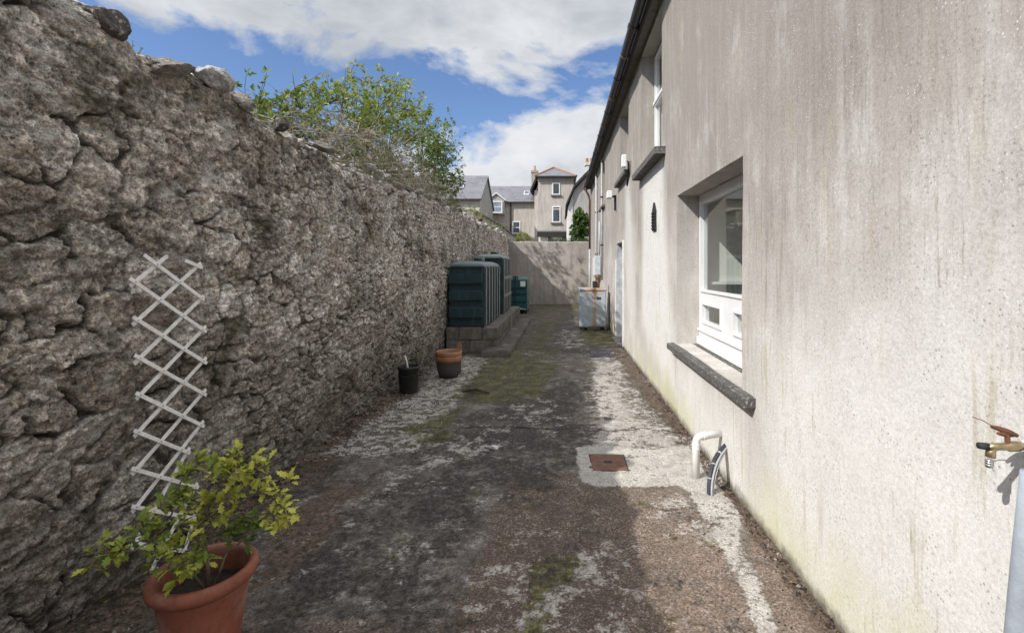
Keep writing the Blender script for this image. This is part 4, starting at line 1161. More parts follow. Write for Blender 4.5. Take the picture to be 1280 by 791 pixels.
def leaf_obj(name, V, Fc, H, mat, parent):
    off = Vector(parent.location)
    me = bpy.data.meshes.new(name); me.from_pydata([tuple(q-off) for q in V], [], Fc); me.update()
    a = me.attributes.new('hue', 'FLOAT', 'POINT'); a.data.foreach_set('value', np.array(H, np.float32))
    me.materials.append(mat)
    return link(bpy.data.objects.new(name, me), parent)

rr = random.Random(12)
def rv3(r=rr): 
    while True:
        q = Vector((r.uniform(-1,1), r.uniform(-1,1), r.uniform(-1,1)))
        if .05 < q.length < 1: return q.normalized()

t = thing('potted_shrub', 'sparse yellow-green shrub with lobed leaves growing in the large terracotta pot', 'shrub', (PC[0], PC[1], .25))
stemb = NB(); V, Fc, H = [], [], []
def branchlet(a, b, r0, r1, sag=0.0, n=6):
    pts = []
    for i in range(n+1):
        s = i/n; q = a.lerp(b, s); q += Vector((math.sin(s*5+a.x*90)*.010, math.cos(s*4+a.y*70)*.010, math.sin(s*math.pi)*sag)); pts.append(q)
    pts[0] = a
    tube(stemb, pts, [r0+(r1-r0)*i/n for i in range(n+1)], 6)
    return pts
B0 = Vector((PC[0]+.02, PC[1]+.0, .24))
# survey of the leaf clumps: centre in the picture, depth, size, brightness
CL = [(330,575,2.02,.10,.85),(345,630,2.02,.10,.9),(300,560,2.05,.08,.75),(272,600,1.98,.10,.8),(262,640,1.93,.09,.78),(235,578,2.1,.07,.5),(250,565,2.1,.07,.55),
      (215,625,2.05,.08,.45),(190,662,1.98,.09,.4),(180,650,1.9,.07,.5),(128,690,1.9,.085,.62),(145,688,1.9,.05,.5),(205,700,1.85,.09,.6),(220,715,1.82,.07,.6),(240,668,1.95,.10,.42),
      (285,660,2.05,.10,.25),(305,665,2.08,.08,.22),(320,650,2.08,.07,.3),(312,612,2.0,.09,.85),(255,690,1.9,.06,.4),(350,600,2.0,.07,.92),(285,578,2.02,.07,.7),(230,610,2.02,.08,.5),
      (355,640,1.98,.05,.92),(245,545+75,1.95,.07,.75),(200,680,1.9,.08,.5),(275,630,1.95,.08,.8)]
nodes = []
for tp, rr0 in ((at(255,665,1.97), .010), (at(285,690,2.02), .007), (at(228,700,1.92), .007)):
    nodes += branchlet(B0, tp, rr0, rr0*.75, .0)[2:]
nodes += branchlet(at(255,665,1.97), at(268,622,1.98), .0075, .005)[1:]
nodes += branchlet(at(255,665,1.97), at(310,640,2.02), .006, .004)[2:]
CLP = [(at(px, 700-(700-py)*.90, Y), sz*.9, br) for px, py, Y, sz, br in CL]
CLP.sort(key=lambda q: (q[0]-B0).length)
for c, sz, br in CLP:
    st = min(nodes, key=lambda q: (q-c).length + .6*max(0, q.z-c.z))
    mid = st.lerp(c, .55) + Vector((rr.uniform(-.02,.02), rr.uniform(-.02,.02), -.015))
    p1 = branchlet(st, mid, .005, .0038, -.005, 4); p2 = branchlet(mid, c, .0038, .002, .005, 4)
    nodes += p1[2:] + p2[1:]
    for k in range(int(4 + sz*44)):
        tip = c + rv3()*sz*rr.uniform(.3, 1.0)
        branchlet(c.lerp(mid, rr.uniform(0,.3)), tip, .002, .0012, .01, 3)
        out = (tip-st).normalized()
        for _ in range(rr.randint(4, 7)):
            dv = (out*.55 + rv3()*.9 + Vector((0,0,.12)))
            add_leaf(V, Fc, H, tip + rv3()*.010, dv, Vector((0,0,1))+rv3()*.4, rr.uniform(.030,.056), min(1,max(0, br + rr.uniform(-.28,.25))), rr.uniform(.05,.35))
obj('stem', stemb, M['twig'], t, smooth=True)
leaf_obj('foliage', V, Fc, H, M['potleaf'], t)

# small clay pot
c = (-1.64, 6.98)
t = thing('clay_pot', 'weathered clay pot, orange rim over a darkened base, near the tank plinth', 'plant pot', (c[0], c[1], 0))
bm = NB()
lathe(bm, [(0,0),(.128,0),(.135,.01),(.158,.08),(.174,.17),(.180,.245),(.184,.25),(.187,.262),(.187,.30),(.183,.306),(.183,.312),(.187,.318),(.188,.36),(.184,.372),(.172,.374),(.165,.365),(.158,.30),(.155,.25)], c[0], c[1], 56)
bmesh.ops.remove_doubles(bm, verts=bm.verts, dist=1e-5); obj('pot_body', bm, M['terra2'], t, smooth=True)
bm = NB(); bmesh.ops.create_circle(bm, cap_ends=True, radius=.16, segments=32, matrix=Matrix.Translation((c[0], c[1], .29))); obj('soil', bm, M['soil'], t)
# shard of clay leaning behind it
bm = NB(); prism(bm, [(-1.60,7.2,0),(-1.52,7.22,.0),(-1.505,7.24,.40),(-1.54,7.24,.46),(-1.575,7.24,.41)], (0,.02,0))
tag(obj('roof_tile', bm, M['terra2'], None, bevel=.004), 'broken brown tile standing upright behind the clay pot', 'tile')
c = (-1.95, 6.12)
t = thing('bucket', 'black plastic bucket standing against the rubble wall', 'bucket', (c[0], c[1], 0))
bm = NB()
lathe(bm, [(0,.0),(.108,.0),(.112,.008),(.128,.30),(.134,.302),(.136,.318),(.134,.335),(.126,.337),(.122,.325),(.112,.05),(0,.045)], c[0], c[1], 48)
bmesh.ops.remove_doubles(bm, verts=bm.verts, dist=1e-5); obj('pail', bm, M['bucketplastic'], t, smooth=True)
bm = NB(); tube(bm, [(c[0]-.136, c[1], .31), (c[0]-.14, c[1]-.06, .25), (c[0], c[1]-.145, .22), (c[0]+.14, c[1]-.06, .25), (c[0]+.136, c[1], .31)], .003, 6); obj('handle', bm, M['black'], t, smooth=True)
bm = NB(); tube(bm, [(c[0]+.05, c[1]-.03, .05), (c[0]-.02, c[1]-.02, .40), (c[0]-.045, c[1]-.015, .47)], [.011,.010,.012], 8)
tag(obj('stick', bm, M['lattice'], None), 'pale stick leaning in the black bucket', 'stick')

# ------------------------------------------------------------------ trellis
t = thing('expanding_trellis', 'white expanding lattice trellis hung on the rubble wall behind the potted shrub', 'trellis', (-2.1, 2.6, .2))
def tr1(x, y): return (x/3.294+140, y/3.294+300)
def tr2(x, y): return (x/1.924, y/1.924+380)
A = [(tr1(135,62), tr1(380,245)), (tr1(76,158), tr1(390,378)), (tr1(90,318), tr1(392,507)), (tr1(96,474), tr1(390,638)), (tr1(102,630), tr1(381,767)),
     (tr2(324,304), tr2(458,358)), (tr2(319,395), tr2(478,441)), (tr2(319,486), tr2(472,516)), (tr2(319,574), tr2(470,597))]
Bs = [(tr1(76,190), tr1(230,66)), (tr1(86,350), tr1(368,95)), (tr1(92,510), tr1(380,230))]
for k_ in range(4, 9):
    l0 = A[k_][0]; r0 = A[k_-3][1]; Bs.append(((l0[0]-.5, l0[1]+8), (r0[0]-.5, r0[1]-7)))
Bs.append((( 190, 712), (A[6][1][0]-1, A[6][1][1]-6)))
Bs.append((( 225, 712), (A[7][1][0]-1, A[7][1][1]-6)))
XT = -2.105
def wallpt(p, X): 
    Y = F*(-X)/(VX-p[0]); return Vector((X, Y, CH-(p[1]-VY)/F*Y))
def slat(p, q, X, wid, th):
    a = wallpt(p, X); b = wallpt(q, X); dv = (b-a).normalized(); sd_ = Vector((1,0,0)).cross(dv)*wid/2
    bm = NB(); prism(bm, [a-sd_, b-sd_, b+sd_, a+sd_], (-th, 0, 0)); return bm
for p, q in A: obj('slat', slat(p, q, XT, .019, .006), M['lattice'], t)
obj('slat', slat(tr1(303,84), tr1(374,114), XT, .019, .006), M['lattice'], t)
for p, q in Bs: obj('slat', slat(p, q, XT-.0085, .019, .006), M['lattice'], t)
# pins
def cross_pt(a, b, c, d):
    x1,y1=a; x2,y2=b; x3,y3=c; x4,y4=d
    D = (x1-x2)*(y3-y4)-(y1-y2)*(x3-x4)
    if abs(D) < 1e-6: return None
    tt_ = ((x1-x3)*(y3-y4)-(y1-y3)*(x3-x4))/D; uu = ((x1-x3)*(y1-y2)-(y1-y3)*(x1-x2))/D
    return (x1+tt_*(x2-x1), y1+tt_*(y2-y1)) if -.02<tt_<1.02 and -.02<uu<1.02 else None
for a in A:
    for b in Bs:
        q = cross_pt(a[0], a[1], b[0], b[1])
        if q:
            bm = NB(); pt = wallpt(q, XT); tube(bm, [pt+Vector((-.012,0,0)), pt+Vector((.003,0,0))], .0035, 8); obj('rivet', bm, M['greypipe'], t)

# ------------------------------------------------------------------ shrubs over the wall
def shrub(name, label, cat, base_pts, crown, n_tip, leafmat, leaf, perclump, twigmat, seed, hue=.5, group=None, twig_r=.006, loc=None, dens_stem=1, wd=.28):
    r = random.Random(seed)
    t = thing(name, label, cat, loc or tuple(base_pts[0]), group)
    bmm = NB(); V, Fc, H = [], [], []
    mains = []
    for b, tops in zip(base_pts, crown['mains']):
        b = Vector(b)
        for tp in tops:
            tp = Vector(tp); pts = []
            n = 10; bend = Vector((r.uniform(-.3,.3), r.uniform(-.3,.3), r.uniform(0,.3)))
            for i in range(n+1):
                s = i/n; q = b.lerp(tp, s) + bend*math.sin(s*math.pi); q += Vector((r.uniform(-.03,.03), r.uniform(-.03,.03), 0)); pts.append(q)
            L = (tp-b).length
            tube(bmm, pts, [max(.006, .014*L/2.5*(1-.85*i/n)) for i in range(n+1)], 6)
            mains += pts[3:]
    # secondary limbs
    tips = []
    guard = 0
    while len(tips) < n_tip and guard < n_tip*40:
        guard += 1
        q = crown['sample'](r)
        if q is None: continue
        tips.append(q)
    nodes = list(mains)
    tips.sort(key=lambda q: min((q-m_).length for m_ in mains))
    for q in tips:
        best = min(nodes, key=lambda m_: (q-m_).length + .8*max(0, m_.z-q.z+.1))
        d_ = q-best; pts = []
        n = max(3, int(d_.length/.12))
        for i in range(n+1):
            s = i/n; p = best.lerp(q, s) + Vector((0,0,1))*(s*s-s)*d_.length*.25 + Vector((r.uniform(-.014,.014), r.uniform(-.014,.014), 0))*(0 < i < n); pts.append(p)
        r0 = min(.010, .0028+.006*d_.length)
        tube(bmm, pts, [r0+(.0022-r0)*i/n for i in range(n+1)], 4, caps=False)
        if len(nodes) < 900: nodes += pts[1:]
        hh = crown['hue'](q, r) if 'hue' in crown else hue
        nl = crown['nleaf'](q, r) if 'nleaf' in crown else perclump
        for _ in range(nl):
            bb = pts[-1] if r.random() < .6 else pts[-1-r.randint(0, min(2, len(pts)-1))]
            q3 = rv3(r); dv = (d_.normalized()*.5 + q3 + Vector((0,0,.25)))
            simple_leaf(V, Fc, H, bb+q3*.02, dv, Vector((0,0,1))+rv3(r)*.7, r.uniform(*leaf), min(1, max(0, hh+r.uniform(-.3,.3))), wd)
    obj('branches', bmm, twigmat, t)
    leaf_obj('foliage', V, Fc, H, leafmat, t)
    return t

# outline of the elder: highest leaf as a function of distance along the wall
ey = [4.2, 4.55, 5.0, 5.4, 6.0, 6.6, 7.2, 7.7, 8.3, 9.0, 9.6, 10.3, 11.0]
ez = [2.9, 3.15, 3.45, 3.55, 3.85, 4.15, 4.5, 4.7, 4.68, 4.65, 4.45, 4.25, 3.6]
def elder_sample(r):
    y = r.uniform(4.75, 10.9); x = r.uniform(-3.7, -2.35)
    if y > 9.0: x = r.uniform(-3.3, -2.15)
    top = float(np.interp(y, ey, ez)) - abs(x+3.0)*.35 + r.uniform(-.30, .12)*1.0
    z = 2.75 + (top-2.75)*(1-r.random()**1.7*.9) 
    if r.random() < .10: z = top + r.uniform(.0, .26)
    # airy gaps
    g = float(fbm(np.array([y*1.7+x]), np.array([z*2.1-x*.7]), 33)[0])
    if g < (.43 if y < 8 else .38): return None
    return Vector((x, y, z))
shrub('elder_shrub', 'tall loose elder shrub in fresh yellow-green leaf rising behind the rubble wall', 'shrub',
      [(-3.2, 5.6, .0), (-3.2, 7.4, 0), (-3.1, 9.0, 0)],
      dict(mains=[[(-3.1,5.0,3.1),(-3.0,5.4,3.3),(-3.3,5.9,3.8),(-2.8,6.2,3.6)], [(-3.2,6.9,4.2),(-3.0,7.5,4.5),(-3.4,7.9,4.4),(-2.8,7.2,3.9),(-2.7,8.1,4.2)], [(-3.0,8.7,4.5),(-2.7,9.3,4.2),(-2.5,10.2,4.0),(-2.6,9.8,3.7),(-2.3,10.6,3.5)]],
           sample=elder_sample,
           hue=lambda q, r: .40 + .45*max(0, min(1, (q.z-3.3)/1.3)) - (.22 if q.y > 8.6 else 0),
           nleaf=lambda q, r: r.randint(5, 11)),
      1150, M['elder'], (.042, .085), 7, M['bark'], 5, wd=.36)

# tangle of dry bramble stems lying along the wall head
t = thing('dry_bramble', 'grey-brown tangle of dry bramble stems sprawling along the wall head under the elder', 'bramble', (-2.5, 7, 2.7))
bm = NB(); V, Fc, H = [], [], []; r = random.Random(9)
for i in range(1500):
    y0 = r.triangular(4.0, 11.5, 6.6); x0 = r.uniform(-3.0, -2.22)
    hm = float(np.interp(y0, [4,5,6,7,8.5,10,11.5],[.3,.62,.85,.85,.62,.42,.18]))
    q = Vector((x0, y0, 2.68 + hm*r.random()**.8*.8)); dv = rv3(r); dv.z = abs(dv.z)*.5-.1; pts = [q.copy()]
    st_ = r.uniform(.05, .13)
    for k_ in range(5):
        dv = (dv + rv3(r)*.55).normalized(); dv.z -= .10; q = q + dv*st_; q.z = max(q.z, 2.66); pts.append(q.copy())
    tube(bm, pts, [.0036,.0034,.0032,.003,.0026,.0015], 3, caps=False)
    if r.random() < .14:
        for _ in range(4):
            q = pts[r.randint(2,5)]; simple_leaf(V, Fc, H, q, rv3(r), Vector((0,0,1))+rv3(r)*.5, r.uniform(.03,.06), r.uniform(.1,.8))
obj('stems', bm, M['deadtwig'], t); leaf_obj('foliage', V, Fc, H, M['elder'], t)

# slim tree further off whose top shows through the elder
def slim_sample(r):
    q = Vector((r.gauss(0,.55), r.gauss(0,.55), r.gauss(0,.5))); c = Vector((-4.5, 17.0, 6.0)) + q
    return c if q.length < 1.3 else None
shrub('slim_tree', 'thin leafy tree half hidden behind the elder, further along the wall', 'tree', [(-4.6, 17.1, 0)],
      dict(mains=[[(-4.4,17.0,6.2), (-4.8,16.6,5.9), (-4.2,17.5,6.1), (-4.5,16.9,5.4)]], sample=slim_sample, nleaf=lambda q, r: r.randint(5,9)), 150, M['elder'], (.07,.12), 7, M['bark'], 21, .35)

# ivy-like bush behind the end wall at right
def bush_sample(c, rad, seed):
    def f(r):
        q = rv3(r)*(r.random()**.35)
        g = float(fbm(np.array([q.x*2.2+seed]), np.array([q.z*2.2+q.y]), 5)[0])
        if g < .36: return None
        return Vector(c) + Vector((q.x*rad[0], q.y*rad[1], q.z*rad[2]))
    return f
shrub('leafy_bush', 'dense green bush above the end wall beside the downpipe', 'bush', [(.95, 24, 0)],
      dict(mains=[[(.9,24,3.9),(.6,24.2,3.3),(1.2,23.8,3.4),(.9,23.9,4.3)]], sample=bush_sample((.95,24,3.3), (.50,.5,1.25), 1), hue=lambda q, r: .45+.45*(q.z-2.6)/2, nleaf=lambda q, r: 9), 330, M['ivy'], (.09,.15), 9, M['bark'], 31, wd=.4)
shrub('low_bush', 'small yellow-green bush peeping over the left end of the end wall', 'bush', [(-2.0, 24, 0)],
      dict(mains=[[(-2.0,24,2.9),(-1.8,24.1,2.85)]], sample=bush_sample((-1.95,24,2.75), (.4,.3,.55), 2), nleaf=lambda q, r: 8), 70, M['yellowleaf'], (.08,.13), 8, M['bark'], 32, .6)
shrub('creeper', 'strip of low green creeper along the right half of the end wall top', 'creeper', [(.5, 20.95, 0)],
      dict(mains=[[(.2,20.9,2.65),(.8,20.9,2.65),(-.3,20.95,2.62)]], sample=lambda r: Vector((r.uniform(-.5,1.15), r.uniform(20.75,21.0), 2.64+r.random()*.13)), nleaf=lambda q, r: 7), 80, M['ivy'], (.04,.08), 7, M['bark'], 33, .6)
# tufts growing on the head of the rubble wall
for i, (yy, n) in enumerate(((3.58,10),(2.62,4),(12.4,26),(13.8,22),(15.4,22),(17.1,20),(18.4,18))):
    r = random.Random(60+i); z0 = float(wall_top(np.array([yy]))[0])
    nm = ('small grass tuft on the wall head beside the large pale rock', 'sparse grass tuft on the wall head at the upper left')[i] if i < 2 else 'dry weed tuft on the far head of the rubble wall'
    t = thing('wall_weed', nm, 'weed', (-2.4, yy, z0), 'weeds growing on the wall head' if i >= 2 else None)
    bm = NB(); V, Fc, H = [], [], []
    sc = (1, .6)[i] if i < 2 else 2.4
    for _ in range(n):
        a = Vector((-2.38+r.uniform(-.1,.1)*sc, yy+r.uniform(-.1,.1)*sc, z0)); b = a+Vector((r.uniform(-.06,.06), r.uniform(-.08,.08), r.uniform(.06,.13)))*sc
        tube(bm, [a, a.lerp(b,.5)+Vector((0,0,.01)), b], [.003,.0025,.001], 4, caps=False)
        for _ in range(2): simple_leaf(V, Fc, H, a.lerp(b, r.uniform(.3,1)), rv3(r)+Vector((0,0,.6)), Vector((0,0,1))+rv3(r)*.4, r.uniform(.03,.05)*sc*.8, r.uniform(.2,.8))
    obj('stem', bm, M['deadtwig'], t); leaf_obj('foliage', V, Fc, H, M['elder'], t)

# ------------------------------------------------------------------ end wall
xe = np.linspace(XL-.6, 1.5, 90); ze = np.linspace(-.05, 2.66, 60)
XE, ZE_ = np.meshgrid(xe, ze, indexing='ij')
YE = YB + (fbm(XE*1.5, ZE_*1.5, 12)-.5)*.05
ZT = ZE_ + (fbm(XE*3, XE*0+1, 17)-.5)*.06*(ZE_ > 2.6)
P_ = np.stack([XE, YE, ZT], -1)
Pk = P_[:, -1:].copy(); Pk[..., 1] = YB+.25; Pk2 = Pk.copy(); Pk2[..., 2] = -.05
t = thing('end_wall', 'plain rendered boundary wall closing the far end of the yard', 'wall', (0, YB, 0))
o = grid_mesh('wall_face', np.concatenate([P_, Pk, Pk2], 1), M['backwall'], t, off=(0, YB, 0))
t = thing('garden_wall', 'pale rendered garden wall rising beyond the rubble wall, before the slate-roofed houses', 'wall', (-3.2, 17, 0))
bm = NB(); prism(bm, [(-3.35,16.6,-.05),(-3.35,31,-.05),(-3.35,31,3.5),(-3.35,24,3.62),(-3.35,16.6,3.5)], (.3,0,0)); obj('wall_body', bm, M['backwall'], t)
bm = NB(); prism(bm, [(-3.40,16.6,3.505),(-3.40,24,3.625),(-3.40,31,3.505),(-3.40,31,3.57),(-3.40,24,3.69),(-3.40,16.6,3.57)], (.4,0,0)); obj('coping', bm, M['block'], t)

# ------------------------------------------------------------------ houses beyond
def far_window(house_, x0, x1, z0, z1, y, glass, bars=(), sill_=True):
    f = bpy.data.objects.new('window', None); link(f, house_)
    w_ = .09
    bxo('frame', [(x0, x1, y-.06, y+.05, z0, z0+w_), (x0, x1, y-.06, y+.05, z1-w_, z1), (x0, x0+w_, y-.06, y+.05, z0+w_, z1-w_), (x1-w_, x1, y-.06, y+.05, z0+w_, z1-w_)] +
        [(x0+w_, x1-w_, y-.05, y+.04, z0+(z1-z0)*b-.03, z0+(z1-z0)*b+.03) for b in bars], M['white'], f)
    bxo('pane', (x0+w_, x1-w_, y-.02, y-.012, z0+w_, z1-w_), glass, f)
    if sill_: bxo('sill', (x0-.12, x1+.12, y-.14, y+.02, z0-.13, z0-.003), M['sill'], f)
    return f

# 1 left slate-roofed house
Ye, Yr, Ze, Zr, Xr = 38.0, 41.5, 6.92, 9.32, -6.45
h1 = thing('slate_roofed_house', 'cream house with a grey slate roof and one skylight, leftmost beyond the wall', 'house', (-9, Ye, 0))
bm = NB(); prism(bm, [(-14.5, Ye, 0), (Xr, Ye, 0), (Xr, Ye, Ze), (-14.5, Ye, Ze)], (0, .3, 0)); obj('wall', bm, M['palerender'], h1)
bm = NB(); prism(bm, [(Xr-.3, Ye+.31, 0), (Xr-.3, 45, 0), (Xr-.3, 45, Ze), (Xr-.3, Yr, Zr-.15), (Xr-.3, Ye+.31, Ze)], (.3, 0, 0)); obj('gable_wall', bm, M['greyrender'], h1)
bm = NB(); prism(bm, [(-14.6, Ye-.25, Ze-.12), (-14.6, Yr, Zr), (-14.6, 45.25, Ze-.12), (-14.6, 45.25, Ze), (-14.6, Yr, Zr+.12), (-14.6, Ye-.25, Ze)], (14.6+Xr+.12, 0, 0)); rf = obj('roof', bm, M['slate'], h1)
bxo('gutter', (-14.6, Xr+.1, Ye-.36, Ye-.26, Ze-.14, Ze-.02), M['darkwood'], h1)
bxo('chimney', (-11.1, -10.6, 40.9, 41.6, 8.6, 9.95), M['chimney'], rf)
def on_slope(x0, x1, s0, s1, lift):   # box lying on the front slope
    a = (Ye-.25 + (Yr-Ye+.25)*s0, Ze + (Zr+.12-Ze)*s0); b = (Ye-.25 + (Yr-Ye+.25)*s1, Ze + (Zr+.12-Ze)*s1)
    bm = NB(); prism(bm, [(x0, a[0], a[1]+.01), (x0, b[0], b[1]+.01), (x0, b[0], b[1]+lift), (x0, a[0], a[1]+lift)], (x1-x0, 0, 0)); return bm
sk = obj('skylight', on_slope(-8.62, -8.05, .40, .60, .10), M['galv'], rf); obj('pane', on_slope(-8.54, -8.13, .435, .57, .13), M['darkglass'], sk)
# 2 middle house
Ye, Yr, Ze, Zr = 46.0, 49.5, 7.75, 9.75
h2 = thing('rendered_terrace', 'beige rendered house with slate roof and a small white gabled dormer window', 'house', (-5, Ye, 0))
bm = NB(); prism(bm, [(-10.5, Ye, 0), (-2.0, Ye, 0), (-2.0, Ye, Ze), (-10.5, Ye, Ze)], (0, .3, 0)); obj('wall', bm, M['houserender'], h2)
bm = NB(); prism(bm, [(-10.6, Ye-.25, Ze-.1), (-10.6, Yr, Zr), (-10.6, 53, Ze-.1), (-10.6, 53, Ze), (-10.6, Yr, Zr+.12), (-10.6, Ye-.25, Ze)], (8.8, 0, 0)); rf = obj('roof', bm, M['slate'], h2)
bxo('gutter', (-10.6, -2.0, Ye-.36, Ye-.26, Ze-.12, Ze), M['darkwood'], h2)
sk = obj('skylight', on_slope(-3.75, -3.2, .40, .62, .10), M['galv'], rf); obj('pane', on_slope(-3.67, -3.28, .44, .58, .13), M['darkglass'], sk)
bm = NB(); prism(bm, [(-6.95, 45.60, 6.5), (-5.45, 45.60, 6.5), (-5.45, 45.60, 7.85), (-6.2, 45.60, 8.42), (-6.95, 45.60, 7.85)], (0, 1.6, 0)); dm = obj('dormer', bm, M['greyrender'], h2)
bm = NB(); prism(bm, [(-7.12, 45.45, 7.78), (-6.2, 45.45, 8.50), (-5.28, 45.45, 7.78), (-5.28, 45.45, 7.92), (-6.2, 45.45, 8.64), (-7.12, 45.45, 7.92)], (0, 2.2, 0)); obj('roof', bm, M['whiterender'], dm)
far_window(h2, -6.78, -5.62, 6.65, 7.78, 45.56, M['paleglass'], (.5,))
far_window(h2, -4.72, -3.95, 4.72, 5.92, Ye-.01, M['darkglass'], (.5,))
bm = NB(); tube(bm, [(-4.87, Ye-.12, 0), (-4.87, Ye-.12, Ze-.1)], .07, 8); obj('downpipe', bm, M['darkwood'], h2)
# 3 tall house
Yt_ = 44.0
h3 = thing('tall_house', 'tall beige three-storey house with orange ridge tiles above the end wall', 'house', (-.5, Yt_, 0))
bxo('wall', (-2.15, 1.12, Yt_, Yt_+4, 0, 9.78), M['houserender'], h3)
bxo('corner_pier', (-2.5, -2.16, Yt_+.2, Yt_+4, 0, 8.6), M['palerender'], h3)
bxo('cornice', (-2.19, 1.16, Yt_-.05, Yt_-.003, 9.38, 9.75), M['greyrender'], h3)
bm = NB(); e = [(-2.4, Yt_-.3, 9.75), (1.37, Yt_-.3, 9.75), (1.37, Yt_+4.3, 9.75), (-2.4, Yt_+4.3, 9.75)]; ap = (-.75, Yt_+2.0, 11.05)
va = [bm.verts.new(q) for q in e]; vb = [bm.verts.new((q[0], q[1], q[2]+.09)) for q in e]; vt = bm.verts.new(ap)
bm.faces.new(va[::-1])
for i in range(4): bm.faces.new((va[i], va[(i+1)%4], vb[(i+1)%4], vb[i])); bm.faces.new((vb[i], vb[(i+1)%4], vt))
rf = obj('roof', bm, M['slate'], h3)
bm = NB()
for q in e[:2]: tube(bm, [Vector((q[0], q[1], q[2]+.1)), Vector(ap)+Vector((0,0,.03))], .09, 8)
obj('ridge_tiles', bm, M['terra_ridge'], rf)
bxo('gutter', (-2.42, 1.40, Yt_-.42, Yt_-.31, 9.70, 9.82), M['darkwood'], h3)
bm = NB(); prism(bm, [(-2.40, Yt_-.1, 9.7), (-2.90, Yt_-.1, 8.55), (-2.74, Yt_-.1, 8.5), (-2.24, Yt_-.1, 9.65)], (0, 3, 0)); obj('barge_board', bm, M['darkwood'], h3)
far_window(h3, -.86, -.14, 8.15, 9.25, Yt_-.01, M['darkglass']); far_window(h3, -.86, -.10, 5.62, 7.10, Yt_-.01, M['darkglass'], (.82,))
ch = obj('chimney', (lambda b: (box(b, -2.95, -2.35, 47, 47.6, 7, 10.75), box(b, -3.0, -2.3, 46.95, 47.65, 10.76, 11.0), b)[-1])(NB()), M['chimney'], rf)
bm = NB(); tube(bm, [(-2.65, 47.3, 11.0), (-2.65, 47.3, 11.5)], [.14,.11], 10); obj('chimney_pot', bm, M['pot_clay'], ch)
bm = NB(); prism(bm, [(-2.15, 42.3, 4.62), (-2.15, 43.98, 4.92), (-2.15, 43.98, 4.75), (-2.15, 42.3, 4.45)], (2.75, 0, 0)); obj('porch_roof', bm, M['slate'], h3)
bxo('porch_fascia', (-2.15, .6, 42.22, 42.29, 4.20, 4.66), M['darkwood'], h3)
for q_ in ((-2.05, -1.2, 42.5, 43.95, 0, 4.2), (-.9, .05, 42.5, 43.95, 0, 4.2)): bxo('porch_wall', q_, M['whiterender'], h3)
for q_ in ((-1.19, -.91, 42.6, 42.65, 0, 4.2), (.06, .5, 42.6, 42.65, 0, 4.2)): bxo('porch_window', q_, M['darkglass'], h3)
bm = NB(); tube(bm, [(1.2, Yt_-.1, 9.6), (1.2, Yt_-.1, 5.6), (.95, Yt_-.1, 5.0), (.7, Yt_-.6, 4.3), (.7, Yt_-.6, 0)], .06, 8); obj('downpipe', bm, M['darkwood'], h3)
# 4 right house
h4 = thing('stone_gabled_house', 'stone gabled house with a dark verge close to the right, behind the green bush', 'house', (2, 32, 0))
gp_ = [(.45, 5.55), (.85, 6.75), (2.05, 8.0), (3.3, 9.2), (6.2, 5.6)]
bm = NB(); prism(bm, [(.75, 32, 0), (6.2, 32, 0), (6.2, 32, 5.6), (3.3, 32, 9.2), (2.05, 32, 8.0), (.85, 32, 6.7), (.75, 32, 6.4)], (0, 9, 0)); obj('gable_wall', bm, M['greyrender'], h4)
bm = NB(); prism(bm, [(.42, 31.95, 0), (.745, 31.95, 0), (.745, 31.95, 6.4), (.42, 31.95, 5.5)], (0, 9, 0)); obj('side_wall', bm, M['whiterender'], h4)
bm = NB(); up = [(x, z+.05) for x, z in gp_]; dn = [(x-.02, z+.26) for x, z in gp_]
up[0] = (.30, 5.5); dn[0] = (.26, 5.68)
prism(bm, [(x, 31.75, z) for x, z in up] + [(x, 31.75, z) for x, z in dn[::-1]], (0, 9.4, 0)); rf = obj('roof', bm, M['darkwood'], h4)
ch = bxo('chimney', [(1.72, 2.25, 34, 34.6, 7.5, 8.75), (1.66, 2.31, 33.94, 34.66, 8.76, 8.95)], M['whiterender'], rf)
for xx in (1.82, 2.12):
    bm = NB(); tube(bm, [(xx, 34.3, 8.95), (xx, 34.3, 9.3)], [.12,.10], 10); obj('chimney_pot', bm, M['terra_ridge'], ch)

# ------------------------------------------------------------------ loose things on the yard
rock('fallen_stone', (*gp(619,562), .02), (.048,.032,.024), M['chalk'], None, 97, 2)
tag(bpy.data.objects['fallen_stone'], 'small white stone lying alone on the dark middle of the yard', 'stone')
# twigs
bm = NB(); a = gp(578,490); b = gp(612,493)
tube(bm, [(a[0],a[1],.02), ((a[0]+b[0])/2,(a[1]+b[1])/2+.03,.045), (b[0],b[1],.02)], [.02,.026,.012], 6)
tag(obj('fallen_branch', bm, M['bark']), 'short dark broken branch lying on the mossy concrete', 'branch')
bm = NB(); a = gp(318,742); b = gp(352,728)
tube(bm, [(a[0],a[1],.012), ((a[0]+b[0])/2,(a[1]+b[1])/2,.022), (b[0],b[1],.014)], [.003,.004,.002], 6)
tag(obj('fallen_twig', bm, M['rustclip']), 'thin orange-brown twig on the earth beside the large pot', 'twig')

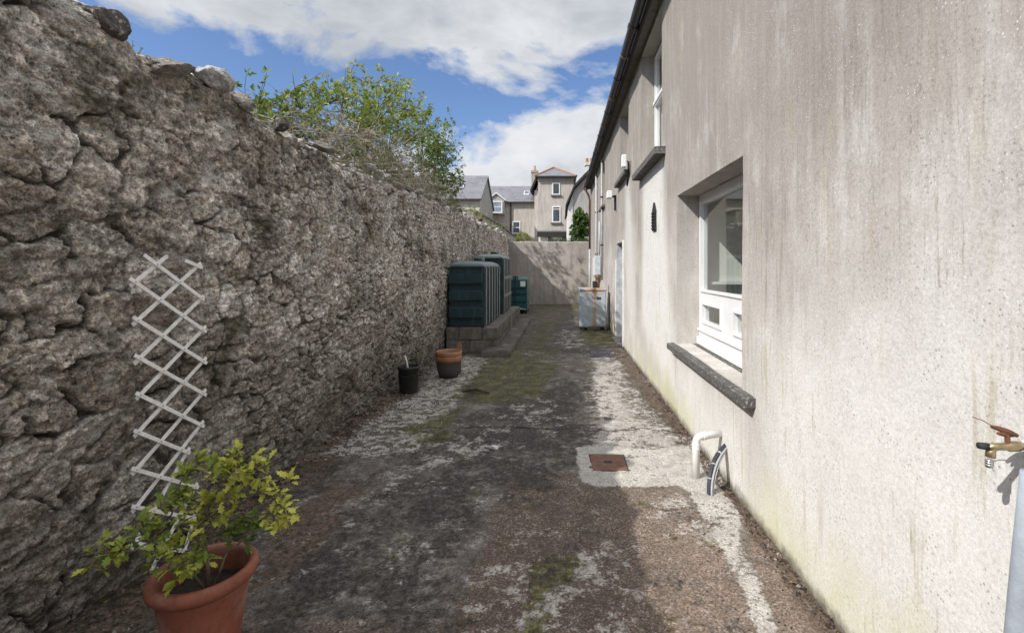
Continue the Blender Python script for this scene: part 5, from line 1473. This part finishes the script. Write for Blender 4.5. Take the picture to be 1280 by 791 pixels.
# grit, crumbs and dead leaves that nobody could count
r = random.Random(77); V = []; Fc = []
def pebble(x, y, z, s):
    i0 = len(V); n = 5
    for k_ in range(n):
        a = k_*2*math.pi/n + r.random(); V.append((x+math.cos(a)*s*r.uniform(.6,1.1), y+math.sin(a)*s*r.uniform(.6,1.1), z-.002))
    for k_ in range(n):
        a = k_*2*math.pi/n + r.random()*.5; V.append((x+math.cos(a)*s*r.uniform(.3,.6), y+math.sin(a)*s*r.uniform(.3,.6), z+s*r.uniform(.5,1.0)))
    for k_ in range(n): Fc.append((i0+k_, i0+(k_+1)%n, i0+n+(k_+1)%n, i0+n+k_))
    Fc.append(tuple(i0+n+k_ for k_ in range(n)))
def gz(x, y): 
    return float((fbm(np.array([x*2.2]), np.array([y*2.2]), 3)[0]-.5)*.022)
pts = []
def scatter(n, f, smin, smax):
    for _ in range(n):
        x, y = f(); 
        if -2.15 < x < XW-.01 and y > 1.2: pts.append((x, y, r.uniform(smin, smax)*(.7+.3*min(y/4,2))))
scatter(1500, lambda: (XL+abs(r.gauss(.05,.16)), r.uniform(1.3, 8.9)), .004, .013)
scatter(900, lambda: (XW-abs(r.gauss(0,.05)), r.triangular(1.4, 9, 2)), .003, .010)
scatter(500, lambda: (r.uniform(-1.6,1.1), r.triangular(1.6, 9, 2.2)), .002, .006)
scatter(300, lambda: (r.gauss(.95,.12), r.uniform(2.0, 3.2)), .003, .008)
scatter(500, lambda: (r.uniform(-2.0,-1.2), r.uniform(4, 8)), .004, .011)
gx_ = np.array([q[0] for q in pts]); gy_ = np.array([q[1] for q in pts])
gz_ = (fbm(gx_*2.2, gy_*2.2, 3)-.5)*.022 + sstep(XL+.30, XL, gx_)*.02
for (x, y, s), z in zip(pts, gz_): pebble(x, y, float(z), s)
me = bpy.data.meshes.new('yard_grit'); me.from_pydata(V, [], Fc); me.update()
m = Mat('grit', .95, .15); cc = m.sep(m.voro(9, out='Color'))[1]
me.materials.append(m.done(m.ramp(cc, [(0,(.03,.024,.02)), (.5,(.075,.055,.042)), (.82,(.16,.13,.11)), (1,(.36,.33,.30))])))
tag(link(bpy.data.objects.new('yard_grit', me)), 'grit, crumbs and earth scattered along the foot of both walls', 'grit', kind='stuff')
V, Fc, H = [], [], []
for _ in range(260):
    side = r.random()
    if side < .6: x = XL+.08+abs(r.gauss(0,.2)); y = r.uniform(1.5, 8.8)
    elif side < .8: x = XW-.02-abs(r.gauss(0,.06)); y = r.uniform(1.6, 9)
    else: x = r.uniform(-1.4,1); y = r.uniform(1.8, 8)
    a = r.random()*6.28
    simple_leaf(V, Fc, H, Vector((x,y,.012+r.random()*.012)), Vector((math.cos(a), math.sin(a), r.uniform(-.1,.3))), Vector((0,0,1))+rv3(r)*.3, r.uniform(.015,.038), r.random(), .3)
me = bpy.data.meshes.new('dead_leaves'); me.from_pydata([tuple(q) for q in V], [], Fc); me.update()
a_ = me.attributes.new('hue', 'FLOAT', 'POINT'); a_.data.foreach_set('value', np.array(H, np.float32))
m = Mat('dead_leaf', .8, .3); me.materials.append(m.done(m.ramp(m.attr('hue'), [(0,(.04,.026,.018)), (.5,(.12,.07,.04)), (1,(.26,.17,.08))])))
tag(link(bpy.data.objects.new('dead_leaves', me)), 'scattered small brown dead leaves along the yard edges', 'leaves', kind='stuff')
